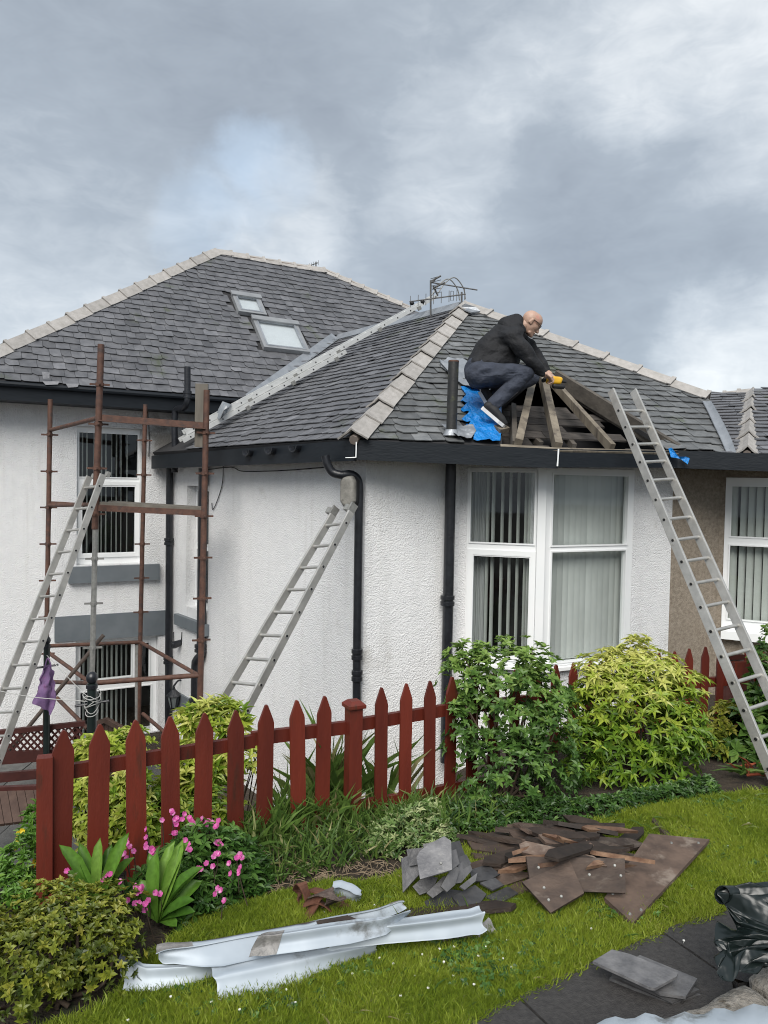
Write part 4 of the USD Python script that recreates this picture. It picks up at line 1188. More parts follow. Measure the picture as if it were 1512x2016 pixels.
# ------------------------------------------------------------------ clothes poles, line and peg bag
def pole(x, y0, y1, r, Y, bars, label):
    t = thing("clothes_pole", label, "clothes pole", at(x, y1, Y), group=None)
    a, b = at(x, y0, Y), at(x, y1, Y); b = np.array([a[0], a[1], b[2]])
    part(t, "shaft", MB().tube([b, b * .3 + a * .7, a * .97 + b * .03, a], [r * 1.1, r, r, r], 14).m(), mat("green_black_iron", (.008, .014, .014), (.014, .022, .02), 9, .35), smooth=40)
    s = trimesh.creation.icosphere(3, r * 1.25); part(t, "ball_finial", (s.vertices * [1, 1, 1.1] + a + [0, 0, r * 1.2], s.faces), M_PIPE, smooth=True)
    part(t, "neck_ring", MB().tube([a - [0, 0, .05], a - [0, 0, .045], a - [0, 0, .015], a - [0, 0, .01]], [r, r * 1.25, r * 1.25, r], 14).m(), M_PIPE, smooth=40)
    for y, l in bars:
        c = at(x, y, Y); e = unit(np.array([1.0, .25, .12])); part(t, "cross_bar", MB().tube([c - e * l, c, c + e * l], .012, 8).m(), M_PIPE, smooth=40)
    return a, b


pA, pAb = pole(181, 1345, 1540, .042, 6.9, [(1385, .15)], "dark iron clothes pole with ball top and cord wound round its cross bar")
pB, pBb = pole(92, 1268, 1560, .034, 8.3, [(1312, .12)], "thin dark green clothes pole with the purple bag hanging on it")
B = MB(); c0 = at(172, 1381, 6.86); far = at(-40, 1352, 7.6)
B.tube(curve([far, (far + c0) / 2 - [0, 0, .03], c0], 6), .004, 5); B.tube(curve([at(92, 1290, 8.26), at(140, 1340, 7.6), at(173, 1372, 6.86)], 4), .0035, 5)
for k in range(7):
    th = np.linspace(0, 2 * math.pi, 15); r = .055 + .004 * k; z = .028 * (k - 3)
    B.tube([at(181, 1384, 6.9) + [r * math.cos(t), r * math.sin(t), z + .03 * math.sin(t * (1 + k % 2) + k)] for t in th], .0035, 5, cap=False)
single("clothes_line", "white cord stretched from the iron pole and wound round its cross bar", "rope", B.m(), mat("white_cord", (.42, .42, .40), (.52, .52, .50), 9, .8), smooth=True)
th, zz_ = np.meshgrid(np.linspace(0, 2 * math.pi, 49), np.linspace(0, 1, 24), indexing="xy")
wb = np.interp(zz_, [0, .06, .25, .55, .9, 1], [.02, .05, .06, .075, .098, .09]) * (1 + .16 * np.sin(5 * th + 3 * zz_) + .12 * np.sin(9 * th - 7 * zz_))
cb = at(98, 1310, 8.15); hb_ = (1388 - 1308) / FPX * 8.15
bx = np.stack([cb[0] + wb * np.cos(th) + .06 * zz_ * -.6, cb[1] - .05 + wb * .5 * np.sin(th) + .02 * np.sin(3 * th + zz_ * 5), cb[2] - zz_ * hb_ + .02 * np.sin(2 * th) * zz_], -1)
bx[..., 2] += -.05 * np.cos(th) * zz_ ** 3
bx += .045 * (meshkit.noise(bx * 16, 2)[..., None] - .5)
bag = thing("peg_bag", "purple cloth peg bag hanging on the thin clothes pole", "bag", cb)
part(bag, "bag", MB().grid(bx, thick=.004).m(), mat("purple_cloth", (.10, .055, .14), (.17, .10, .21), 7, .85, [(60, .006)], c3=(.30, .09, .26), c3at=(.6, .75), c3scale=6), smooth=True)
part(bag, "strap", MB().tube(curve([cb + [-.03, -.05, .0], cb + [0, -.045, .09], cb + [.04, -.05, .0]]), .007, 6).m(), LOOKS["purple_cloth"], smooth=True)
# ------------------------------------------------------------------ lattice fence and deck on the left
lat = thing("lattice_fence", "low dark red lattice fence with solid rails at the far left", "fence", at(60, 1500, 8.2))
LW = wallplane(at(-80, 1450, 8.2), at(165, 1450, 8.5))
def lbox(nm, pts, d0, th):
    part(lat, nm, extrude(sg.Polygon([LW.puv(*q) for q in pts]), th, LW.o + LW.n * d0, LW.ex, LW.ey, LW.n), M_REDOLD)
lbox("top_rail", [(-40, 1440), (168, 1418), (168, 1427), (-40, 1450)], .0, .05)
lbox("bottom_rail", [(-40, 1482), (160, 1470), (160, 1490), (-40, 1506)], .0, .05)
lbox("lower_rail", [(-40, 1523), (140, 1508), (140, 1524), (-40, 1542)], .0, .05)
for x in (-10, 150):
    lbox("post", [(x - 5, 1430), (x + 5, 1430), (x + 5, 1560), (x - 5, 1560)], -.06, .055)
for k, x in enumerate(np.arange(-80, 190, 13.5)):
    for s in (-1, 1):
        a_, b_ = LW.puv(x, 1430), LW.puv(x + s * 52, 1486)
        ln = sg.LineString([a_, b_]).buffer(.011, cap_style=2).intersection(sg.Polygon([LW.puv(*q) for q in ((-40, 1444), (165, 1424), (160, 1476), (-40, 1488))]))
        if ln.geom_type == "Polygon" and ln.area > 1e-4:
            part(lat, "lath", extrude(ln, .008, LW.o + LW.n * (.018 + .009 * (s > 0)), LW.ex, LW.ey, LW.n), M_REDOLD)
gate = thing("garden_gate", "brown slatted arched gate leaf standing between the clothes pole and the window", "gate", at(235, 1480, 9.6))
GW = wallplane(at(196, 1450, 9.5), at(262, 1470, 9.0))
for k, x in enumerate(np.arange(192, 262, 8.2)):
    yt = np.interp(x, [190, 215, 262], [1422, 1414, 1442])
    q = sg.Polygon([GW.puv(x, yt), GW.puv(x + 7.3, yt + 1), GW.puv(x + 7.3, 1560), GW.puv(x, 1560)])
    part(gate, "slat", extrude(q, .02, GW.o, GW.ex, GW.ey, GW.n), M_DECK)
q = sg.Polygon([GW.puv(190, 1420), GW.puv(215, 1411), GW.puv(263, 1438), GW.puv(263, 1446), GW.puv(215, 1421), GW.puv(190, 1430)])
part(gate, "top_rail", extrude(q, .05, GW.o + GW.n * .021, GW.ex, GW.ey, GW.n), M_DECK)
dk = thing("deck_panel", "low brown plank panel standing at the yard edge on the far left", "deck", at(30, 1600, 7.0))
for k in range(9):
    x0 = -70 + k * 17
    q = [at(x0, 1560 - k * .6, 7.25), at(x0 + 16, 1559.5 - k * .6, 7.25), at(x0 + 27, 1628 - k * 2.2, 6.9), at(x0 + 11, 1630 - k * 2.2, 6.9)]
    B = MB(); B.prism(q, np.array([0, .02, -.03]), t=1); part(dk, "plank", B.m(), M_DECK)
B = MB(); B.beam(at(-70, 1556, 7.3), at(86, 1550, 7.3), .05, .05); part(dk, "top_board", B.m(), M_REDOLD)
# ------------------------------------------------------------------ small fittings on the walls
bl = thing("bulkhead_light", "weathered oval bulkhead light under the swan necked downpipe", "lamp", at(688, 967, 7.30))
c = at(688, 967, 7.30); ex_, ez_ = unit(np.array([.93, -.37, .0])), np.array([0, 0, 1.0]); ny = np.cross(ex_, ez_)
def pill(w, h, d, o, seed=0):
    P = manifold3d.Manifold.batch_hull([manifold3d.Manifold.sphere(.035, 16).translate((i * (w - .035) * q, 0, k * (h - .035))) for i in (-1, 1) for k, q in ((-1, .6), (-.75, 1), (.75, 1), (1, .7))])
    mm = P.to_mesh(); v = np.array(mm.vert_properties[:, :3]); v[:, 1] *= d / .035
    return (o + v[:, :1] * ex_ + v[:, 1:2] * ny + v[:, 2:] * ez_, mm.tri_verts)
part(bl, "body", pill(.095, .165, .05, c + ny * -.02), M_BLACK, smooth=40)
part(bl, "lens", pill(.082, .150, .045, c + ny * .025), mat("dirty_lens", (.15, .145, .13), (.26, .25, .225), 14, .6, [(60, .004)], c3=(.09, .085, .07), c3at=(.58, .7), c3scale=16), smooth=40)
ln = thing("wall_lantern", "black carriage lantern on a bracket beside the inner corner downpipe", "lamp", at(342, 1375, 11.0))
c = at(342, 1372, 10.9)
def hexring(r, z): return [c + [r * math.cos(a), r * math.sin(a), z] for a in np.arange(6) * math.pi / 3 + .3]
B = MB(); B.add(hexring(.05, -.16) + hexring(.095, .02), [(i, (i + 1) % 6, 6 + (i + 1) % 6, 6 + i) for i in range(6)]); part(ln, "glass", B.m(), mat("lantern_glass", (.12, .14, .14), (.16, .18, .18), 3, .15))
B = MB(); B.add(hexring(.115, .02) + hexring(.03, .11), [(i, (i + 1) % 6, 6 + (i + 1) % 6, 6 + i) for i in range(6)]); B.tube([c + [0, 0, .1], c + [0, 0, .17]], [.03, .01], 8)
for p, q in zip(hexring(.05, -.16), hexring(.1, .02)): B.beam(p, q, .014, .014)
B.tube([c + [0, 0, -.2], c + [0, 0, -.15]], [.02, .055], 8); part(ln, "frame", B.m(), M_PIPE)
part(ln, "bracket", MB().tube(curve([c + [0, 0, .16], c + [.06, .05, .23], c + [.16, .14, .2], c + [.19, .17, .15]]), .014, 8).tube([c + [.19, .17, .05], c + [.19, .17, .25]], .035, 8).m(), M_PIPE, smooth=40)
cv = thing("security_camera", "small black security camera with two aerials on the side wall", "camera", at(352, 1268, 11.0))
c = at(349, 1267, 10.95)
part(cv, "body", MB().tube([c + [-.06, -.06, -.02], c + [-.04, -.04, -.015], c + [.05, .05, .01]], [.045, .055, .045], 12).m(), M_PIPE, smooth=40)
part(cv, "bracket", MB().tube([c + [.04, .04, -.02], c + [.1, .08, -.06], c + [.17, .12, -.06]], .013, 8).tube([c + [.165, .12, -.1], c + [.165, .12, -.0]], .03, 8).m(), M_PIPE, smooth=40)
for s in (-.05, .06):
    part(cv, "aerial", MB().tube([c + [s, 0, .03], c + [s * 1.1, 0, .17]], .007, 6).m(), M_PIPE)
# ------------------------------------------------------------------ aerials
def aerial(name, label, mast0, mast1, boom0, boom1, n, el, extra=None, elv=(0, 0, 1.0)):
    t = thing(name, label, "aerial", mast0)
    part(t, "mast", MB().tube([mast0, mast1], .014, 8).m(), M_AERIAL, smooth=True)
    part(t, "boom", MB().tube([boom0, boom1], .010, 6).m(), M_AERIAL, smooth=True)
    e = unit(elv)
    for k in np.linspace(.02, .98, n):
        c = boom0 + (boom1 - boom0) * k; part(t, "element", MB().tube([c - e * el, c + e * el], .005, 5).m(), M_AERIAL)
    return t
Yq = 11.5
t = aerial("television_aerial", "television aerial pointing right with a big reflector above the lower ridge", at(848, 625, Yq), at(848, 552, Yq), at(848, 556, Yq), at(940, 571, Yq), 12, .02, elv=(0, 1, .25))
for p, q in (((852, 568), (876, 556)), ((850, 553), (868, 543)), ((851, 557), (860, 546)), ((853, 563), (862, 582))):
    part(t, "reflector", MB().tube([at(*p, Yq), at(*q, Yq)], .014, 6).m(), M_AERIAL)
for k in range(5):
    part(t, "reflector_bar", MB().tube([at(848 + k, 549 + k * 7, Yq - .1), at(868, 543 + k * 8, Yq + .1)], .005, 5).m(), M_AERIAL)
t = aerial("television_aerial", "long many pronged aerial lying low across the ridge hook of the roof ladder", at(909, 610, Yq - .2), at(909, 575, Yq - .2), at(806, 594, Yq - .1), at(917, 579, Yq - .2), 8, .085)
c = at(890, 582.5, Yq - .1)
part(t, "loop", MB().tube(np.array([c + [-.02, 0, .07], c + [.02, 0, .07], c + [.02, 0, -.07], c + [-.02, 0, -.07], c + [-.02, 0, .07]]), .005, 5).m(), M_AERIAL)
for x in (811, 832):
    c = at(x, 598 - (x - 806) * .16, Yq - .1); sp = trimesh.creation.icosphere(2, .035)
    part(t, "joint_box", (sp.vertices * [1, 1, .8] + c, sp.faces), M_BLACK, smooth=True)
aerial("television_aerial", "small distant aerial on the main roof ridge", at(622, 540, 15.9), at(622, 516, 15.9), at(604, 525, 15.9), at(627, 517, 15.9), 6, .05)
tt = thing("chimney_bracket", "thin wire frame standing on the far ridge near the neighbouring hip", "bracket", at(1412, 785, 11.5))
B = MB()
for p, q in (((1402, 782), (1402, 772)), ((1402, 772), (1424, 774)), ((1424, 774), (1424, 784))): B.tube([at(*p, 11.4), at(*q, 11.4)], .01, 6)
part(tt, "frame", B.m(), M_AERIAL)
# jar/plastic sheet caught under the main eave beside the scaffold
single("plastic_wrap", "crumpled clear plastic wrap caught under the main eave by the roof ladder", "plastic", MB().grid(np.array([[at(424, 822, 10.5), at(430, 805, 10.45), at(438, 790, 10.5)], [at(433, 826, 10.3), at(440, 808, 10.25), at(444, 792, 10.4)], [at(447, 812, 10.4), at(452, 802, 10.5), at(457, 797, 10.5)]]), thick=.004).m(), mat("plastic_film", (.16, .18, .20), (.26, .28, .30), 9, .25), smooth=True)

# ------------------------------------------------------------------ the man on the roof
def skin(bones, refine=.018, it=6, lam=.5):
    """hulls of spheres along the bones, welded, refined and smoothed into one surface"""
    S = lambda p, r: manifold3d.Manifold.sphere(r, 20).translate(tuple(map(float, p)))
    M = manifold3d.Manifold.batch_boolean([manifold3d.Manifold.batch_hull([S(p, r) for p, r in b]) for b in bones], manifold3d.OpType.Add)
    mm = M.refine_to_length(refine).to_mesh()
    t = trimesh.Trimesh(mm.vert_properties[:, :3], mm.tri_verts, process=True)
    trimesh.smoothing.filter_taubin(t, lamb=lam, nu=lam + .02, iterations=it * 2)
    return np.array(t.vertices), np.array(t.faces)


Ym = 7.72
J = lambda x, y, dy=0.0: at(x, y, Ym + dy)
hipR, hipL = J(944, 736, -.06), J(946, 738, .20)
kneeR, kneeL = J(1037, 733, -.10), J(1046, 742, .32)
ankR, ankL = J(966, 801, -.10), J(962, 782, .26)
toeR, heelR = J(992, 834, -.14), J(951, 800, -.06)
pel, waist, chest, neckb = J(945, 730, .07), J(957, 708, .07), J(992, 664, .08), J(1018, 641, .10)
shR, shL = J(1010, 664, -.12), J(1018, 660, .28)
elR, elL = J(1043, 704, -.16), J(1056, 700, .34)
wrR, wrL = J(1070, 735, -.10), J(1078, 733, .22)
head = J(1045, 636, .10)
man = thing("person", "bald man in black jacket and navy trousers crouching on the roof over a small tool", "person", J(975, 835))
fwd = unit(np.array([1.0, .05, 0])); up_ = np.array([0, 0, 1.0])
hd = unit(np.array([.80, .05, -.60])); hu = unit(np.array([.60, .03, .80])); hs = np.cross(hd, hu)      # face looks right and down


def hand(w, dirv, curl, side):
    """a palm with five fingers closing on what lies below it"""
    d = unit(dirv); s = unit(np.cross(d, [0, 0, 1.0])) * side; dn = unit(np.cross(s, d) * side) * -1
    dn = dn if dn[2] < 0 else -dn
    out = [[(w, .028), (w + d * .03, .030)], [(w + d * .02 + s * .03, .016), (w + d * .02 - s * .03, .016), (w + d * .085 + s * .034, .0135), (w + d * .085 - s * .034, .0135)]]
    for k, (o, L) in enumerate(((.032, .062), (.011, .072), (-.011, .068), (-.033, .052))):
        p = w + d * .085 + s * o
        q = p + d * L * .5 + dn * L * .25; r = q + dn * L * .42 + d * L * .05; e = r + dn * L * .22 - d * L * .24
        out += [[(p, .0105), (q, .0095)], [(q, .0095), (r, .0088)], [(r, .0088), (e, .0078)]]
    p = w + d * .03 + s * .034; q = p + s * .022 + d * .035 + dn * .015; r = q + d * .03 - s * .006 + dn * .02
    return out + [[(p, .014), (q, .0115)], [(q, .0115), (r, .0095)]]


hc = head
fc = lambda f, u, s=0.0: hc + (hd * f + hu * u + hs * s) * .95
body = [[(fc(-.025, .035), .088), (fc(.02, .045), .083)], [(fc(-.02, .02), .085), (fc(.035, -.01), .070)], [(fc(.03, -.06), .055), (fc(.065, -.075), .036), (fc(.02, -.03), .07)],
        [(fc(.085, -.105, 0), .020), (fc(.045, -.095, .03), .022), (fc(.045, -.095, -.03), .022), (fc(.06, -.05), .04)],
        [(fc(.098, .005), .012), (fc(.118, -.032), .015), (fc(.095, -.036, .015), .010), (fc(.095, -.036, -.015), .010)], [(fc(.085, .028, .03), .016), (fc(.085, .028, -.03), .016), (fc(.095, .02), .014)],
        [(fc(.092, -.066, .02), .011), (fc(.092, -.066, -.02), .011)],
        [(fc(-.03, -.05), .056), (neckb, .062)], [(neckb, .07), (chest, .12), (waist, .11)], [(waist, .11), (pel, .12)], [(pel, .11), (hipR, .085)], [(pel, .11), (hipL, .085)],
        [(hipR, .08), (kneeR, .055)], [(kneeR, .055), (ankR, .038)], [(hipL, .08), (kneeL, .055)], [(kneeL, .055), (ankL, .038)],
        [(chest, .11), (shR, .06)], [(chest, .11), (shL, .06)], [(shR, .052), (elR, .040)], [(elR, .040), (wrR, .027)], [(shL, .052), (elL, .040)], [(elL, .040), (wrL, .027)],
        [(ankR, .036), ((ankR + toeR) / 2, .034)], [(ankL, .036), (J(968, 795, .24), .032)]]
for s_ in (1, -1):
    body.append([(fc(-.012, .012, .088 * s_), .016), (fc(-.022, -.022, .084 * s_), .012), (fc(-.002, -.03, .082 * s_), .008)])
body += hand(wrR, np.array([.72, .25, -.35]), .5, 1) + hand(wrL, np.array([.5, -.35, -.5]), .5, -1)
M_SKIN = mat("skin", (.40, .255, .19), (.48, .32, .245), 12, .5, c3=(.47, .23, .18), c3at=(.55, .7), c3scale=9)
man_b = part(man, "body", skin(body, .012, 3), M_SKIN, smooth=True)
M_JACKET = mat("black_jacket", (.006, .0065, .0085), (.010, .011, .014), 9, .8, [(9, .03)])
M_TROUSER = mat("navy_trousers", (.026, .032, .048), (.046, .055, .080), 8, .85, [(10, .03)])
M_SHOE = mat("black_trainer", (.01, .01, .011), (.02, .02, .021), 20, .7)
M_SOLE = mat("white_sole", (.66, .66, .65), (.74, .74, .73), 12, .6)
back_ = J(962, 690, .07)
jk = [[(neckb, .085), (chest, .15)], [(chest, .155), (shR, .09), (shL, .09)], [(chest, .15), (back_, .15), (J(972, 695, .07), .155)], [(back_, .15), (J(948, 717, .07), .150), (J(968, 716, .07), .155)], [(J(948, 717, .07), .15), (J(1000, 706, .05), .13), (J(996, 690, .05), .15)],
      [(shR, .092), (elR, .074)], [(elR, .074), (wrR + (elR - wrR) * .08, .050)], [(shL, .092), (elL, .074)], [(elL, .074), (wrL + (elL - wrL) * .1, .05)], [(shR, .095), (neckb, .09)], [(shL, .095), (neckb, .09)]]
v, f = skin(jk, .03, 4)
v = v + (np.abs(meshkit.noise(v * [9, 9, 6], 4) - .5)[:, None] * 2 - .5) * .045 * unit(np.array([.2, -1, .2])) + (meshkit.fbm(v * 16, 2, 5)[:, None] - .45) * .02
jkt = part(man, "jacket", (v, f), M_JACKET, smooth=True)
hood = [[(J(996, 641, .06), .090), (J(1016, 633, .08), .080), (J(1012, 650, -.04), .06), (J(1014, 648, .2), .06)], [(J(1018, 640, .0), .055), (J(1027, 650, .02), .045)], [(J(1018, 640, .18), .055), (J(1027, 650, .16), .045)]]
part(jkt, "hood", skin(hood, .03, 4), M_JACKET, smooth=True)
tr_ = [[(pel, .145), (hipR, .128), (hipL, .128)], [(hipR, .128), ((hipR + kneeR) / 2, .105), (kneeR, .082)], [(kneeR, .083), (ankR * .55 + kneeR * .45, .078), (ankR + (kneeR - ankR) * .1, .072)], [(hipL, .150), (kneeL, .088)], [(kneeL, .090), (ankL + (kneeL - ankL) * .12, .072)], [(pel, .165), (J(951, 718, .07), .140)]]
v, f = skin(tr_, .03, 4)
v = v + (np.abs(meshkit.noise(v * [8, 8, 10], 8) - .5)[:, None] * 2 - .5) * .035 * unit(np.array([.2, -1, .3])) + (meshkit.fbm(v * 15, 2, 9)[:, None] - .45) * .018
part(man, "trousers", (v, f), M_TROUSER, smooth=True)


def shoe(heel, toe, ank, upv):
    d = unit(toe - heel); L = np.linalg.norm(toe - heel); u = unit(upv - d * (upv @ d)); s = np.cross(d, u)
    P = lambda a, b, c: heel + d * a * L + s * b + u * c
    up_b = [[(P(.10, 0, .05), .042), (P(.35, 0, .055), .045), (P(.75, .0, .035), .042), (P(.93, 0, .025), .030)], [(P(.14, 0, .06), .043), (ank, .046)], [(P(.4, 0, .055), .045), (ank, .042)]]
    q = part(man, "shoe", skin(up_b, .015, 3), M_SHOE, smooth=True)
    foot = sg.Polygon([(-.02, -.030), (.02, -.043), (.5, -.040), (.75, -.050), (.97, -.030), (1.04, 0), (.97, .034), (.75, .052), (.5, .042), (.02, .043), (-.02, .03)])
    foot = affinity.scale(foot, L, 1, origin=(0, 0)).buffer(-.012).buffer(.012)
    part(q, "sole", extrude(foot, .034, heel - u * .016, d, s, u), M_SOLE)


shoe(J(950, 803, -.10), J(993, 839, -.13), ankR, np.array([.45, -.25, .8]))
shoe(J(944, 772, .22), J(961, 800, .22), ankL, np.array([.85, -.2, .35]))
gl = MB()
for s_ in (1, -1):
    an = np.linspace(0, 2 * math.pi, 13)
    gl.tube([fc(.108, .018 + .018 * math.sin(a), s_ * .034 + .026 * math.cos(a)) for a in an], .003, 5, cap=False); gl.tube([fc(.106, .024, s_ * .06), fc(.05, .026, s_ * .088), fc(-.02, .02, s_ * .094)], .003, 5)
gl.tube([fc(.11, .022, .009), fc(.11, .022, -.009)], .003, 5)
part(man, "glasses", gl.m(), M_BLACK, smooth=True)
# the tool in his hands
tc = J(1088, 748, .02)
tool = thing("power_tool", "small yellow and black hand tool held by the crouching man", "tool", tc)
d = unit(np.array([1.0, .2, -.1]))
Bx = lambda pts, r: skin([[(p, r) for p in pts]], .015, 2)
part(tool, "body", Bx([tc + d * -.06 + [0, 0, .01], tc + d * .08 + [0, 0, .015], tc + d * .07 + [0, 0, -.01], tc + d * -.05 + [0, 0, -.02]], .028), mat("yellow_plastic", (.62, .34, .015), (.72, .42, .03), 12, .4), smooth=True)
part(tool, "grip", Bx([tc + d * -.10 + [0, 0, -.02], tc + d * -.06 + [0, 0, .02]], .022), M_BLACK, smooth=True)
part(tool, "battery", Bx([tc + d * .02 + [0, 0, -.06], tc + d * .11 + [0, 0, -.055]], .026), M_BLACK, smooth=True)
part(tool, "nose", MB().tube([tc + d * .09, tc + d * .15], [.016, .012], 10).m(), M_BLACK, smooth=40)

# ------------------------------------------------------------------ stripped material lying on the lawn
M_PILE = mat("loose_slate", (.060, .060, .064), (.125, .123, .125), 10, .5, [(30, .006)], tone=True, c3=(.20, .195, .185), c3at=(.58, .75), c3scale=8)
M_WOOD = mat("dark_stripped_board", (.040, .027, .021), (.082, .056, .042), 8, .75, [(40, .004)], tone=True, stretch=(1, 1, 3), c3=(.13, .105, .085), c3at=(.56, .72), c3scale=5)
M_SPLIT = mat("split_timber", (.13, .062, .036), (.30, .18, .11), 14, .75, [(40, .005)], tone=True)
M_ZINC = mat("weathered_zinc", (.33, .38, .43), (.43, .48, .53), 3, .5, metal=.15, c3=(.15, .155, .155), c3at=(.57, .70), c3scale=3.6)
M_ZRUST = mat("rust_stain", (.38, .13, .035), (.50, .22, .08), 10, .8)


def onplane_px(pts, z, normal=(0, 0, 1.0), o=None):
    o = gp(*np.mean(pts, 0), z) if o is None else o
    n = unit(normal)
    return np.array([EYE + ray(*p) * (((o - EYE) @ n) / (ray(*p) @ n)) for p in pts])


def slab(pts, z, tilt, th, t=1.0):
    ring = onplane_px(pts, z, tilt); n = unit(tilt)
    if np.cross(ring[1] - ring[0], ring[2] - ring[1]) @ n < 0:
        ring = ring[::-1]
    B = MB(); B.prism(ring - n * th, n * th, t=t)
    return B.m(True)


def board(name, label, pts, z, tilt, th, mt, group, t=1.0, nails=()):
    s = single(name, label, "slate" if "slate" in name else "board", slab(pts, z, tilt, th, t), mt, group=group)
    if len(nails):
        q = onplane_px(nails, z, tilt, o=gp(*np.mean(pts, 0), z))
        for p in q:
            B = MB(); B.tube([p - unit(tilt) * .002, p + unit(tilt) * .006], [.009, .006], 8); part(s, "nail", B.m(), M_GALV)
    return s


# three large boards in front
board("roof_board", "longest flat brown board lying alone on the grass right of the heap", [(1190, 1767), (1278, 1641), (1397, 1652), (1246, 1817)], .075, (.02, -.10, 1), .024, M_WOOD, None, 1.75, [(1206, 1760), (1322, 1660), (1375, 1660), (1262, 1792), (1240, 1800)])
board("roof_board", "square ended brown board with a black stain leaning on the front of the heap", [(1028, 1736), (1122, 1695), (1150, 1758), (1084, 1797)], .13, (-.12, -.75, 1), .022, M_WOOD, None, 1.25, [(1071, 1748), (1080, 1772), (1105, 1765)])
board("roof_board", "wide brown board standing at the back of the stained board against the heap", [(1036, 1686), (1230, 1690), (1232, 1758), (1046, 1752)], .16, (.03, -1.3, 1), .024, M_WOOD, None, .95, [(1060, 1708), (1210, 1704), (1160, 1722), (1222, 1724)])
B = MB(); q = onplane_px([(1062, 1745), (1078, 1752), (1092, 1748), (1110, 1760), (1106, 1775), (1086, 1790), (1070, 1775)], .13, (-.05, -.45, 1), o=gp(*np.mean([(1028, 1736), (1122, 1695), (1150, 1758), (1084, 1797)], 0), .13) + unit(np.array([-.05, -.45, 1])) * .003)
G1 = "splintered boards heaped on the grass below the shrubs"
Lb = "dark splintered roofing board lying in the heap below the shrubs"
rb_ = np.random.default_rng(21)


def stick(x0, y0, x1, y1, wid, z0, z1, th=.022, mt=None, t=1.0, label=Lb, name="broken_board", group=G1):
    a, b = gp(x0, y0, z0), gp(x1, y1, z1)
    d = unit(b - a); s = unit(np.cross(d, [0, 0, 1.0])); roll = rb_.normal(0, .25); n = np.cross(s, d)
    s, n = s * math.cos(roll) + n * math.sin(roll), n * math.cos(roll) - s * math.sin(roll)
    L = np.linalg.norm(b - a); w = wid / 2
    k = rb_.uniform(.0, .09, 4)
    ring = [a - s * w + d * k[0], a - s * w * .2 - d * k[1] * .4, a + s * w + d * k[1], b + s * w * rb_.uniform(.5, 1) - d * k[2], b + s * w * .1 + d * k[2] * .6, b - s * w - d * k[3]]
    B = MB(); B.prism(np.array(ring) - n * th, n * th, t=t)
    o = single(name, label, "board", B.m(True), mt or M_WOOD, group=group)
    return o, (a, b, d, s, n, w)


heap = []
for k in range(44):
    cx = rb_.uniform(975, 1190); lay_ = rb_.uniform(0, 1); cy = np.interp(lay_, [0, 1], [1705, 1628]) + rb_.normal(0, 6) + abs(cx - 1100) * .05
    zc = .03 + .20 * math.exp(-((cx - 1105) / 95) ** 2) * rb_.uniform(.35, 1) * (1 - .35 * lay_)
    L_ = rb_.uniform(32, 80); sl_ = rb_.normal(-.05, .2)
    heap.append((cx - L_, cy + L_ * sl_ - zc * 100, cx + L_, cy - L_ * sl_ - zc * 100, rb_.uniform(.05, .105), max(.02, zc + rb_.normal(0, .03)), max(.02, zc + rb_.normal(0, .03))))
heap += [(1150, 1672, 1290, 1700, .09, .14, .06), (1180, 1700, 1275, 1722, .09, .10, .05), (1215, 1668, 1262, 1630, .08, .10, .04), (925, 1637, 1020, 1652, .05, .05, .12), (1130, 1740, 1290, 1712, .10, .04, .06), (930, 1712, 1040, 1690, .08, .06, .12), (960, 1735, 1040, 1722, .08, .04, .07), (1000, 1752, 1060, 1735, .08, .03, .05)]
for i, h in enumerate(heap):
    tn_ = float(rb_.choice([.4, .4, .6, .6, .85, 1.2, 1.8])); mx_, my_ = (h[0] + h[2]) / 2, (h[1] + h[3]) / 2
    word = {.4: "nearly black", .6: "dark umber", .85: "dull brown", 1.2: "mid brown", 1.8: "faded pale brown"}[tn_]
    col_ = ["next to the slates", "left of the middle", "at the middle", "right of the middle", "next to the long board"][int(np.searchsorted([1030, 1075, 1115, 1160], mx_))]
    row_ = ["furthest back", "in the upper half", "in the lower half", "in front"][int(np.searchsorted([1640, 1665, 1695], my_ - 0))]
    lb_ = f"{word} splintered board of the heap, {row_}, {col_}"
    stick(*h, th=rb_.uniform(.016, .026), t=tn_, label=lb_, group=lb_ if False else G1 + ", " + word)
for h in [(1010, 1690, 1125, 1674, .06, .20, .21), (1015, 1674, 1056, 1660, .03, .21, .22), (1165, 1674, 1280, 1692, .035, .20, .16), (1150, 1628, 1240, 1634, .035, .15, .13), (1080, 1644, 1122, 1654, .03, .22, .21), (1165, 1704, 1192, 1692, .04, .21, .21), (990, 1712, 1035, 1702, .04, .14, .14), (1060, 1700, 1150, 1690, .02, .20, .21), (1225, 1700, 1285, 1706, .025, .10, .06)]:
    stick(*h, th=.02, mt=M_SPLIT, t=rb_.uniform(.5, 1.0), label=f"{'longest' if h[2] - h[0] > 95 else 'short' if h[2] - h[0] < 50 else 'middling'} split board of pale reddish wood, {'towards the slates' if h[0] < 1030 else 'heap middle' if h[0] < 1120 else 'towards the long board'}, {'top' if h[1] < 1650 else 'half way' if h[1] < 1690 else 'low'}", name="split_board", group="pale split boards on top of the heap")
stick(1286, 1610, 1326, 1655, .05, .02, .03, label="short dark stick lying behind the longest flat board", name="stick", group=None)
stick(1416, 1660, 1530, 1750, .07, .02, .03, label="long dark batten lying on the grass at the right edge", name="batten", group=None, t=.8)
stick(1028, 1822, 1066, 1836, .07, .02, .02, label="small curled bark coloured chip on the grass below the stained board", name="wood_chip", group=None)
stick(700, 1806, 1010, 1778, .11, .03, .06, label="thin dark batten lying under the slate stack and along the zinc", name="batten", group=None, t=.5)
stick(330, 1880, 705, 1812, .07, .10, .13, label="long dark batten lying behind the zinc ridge pieces", name="batten", group=None, t=.5)
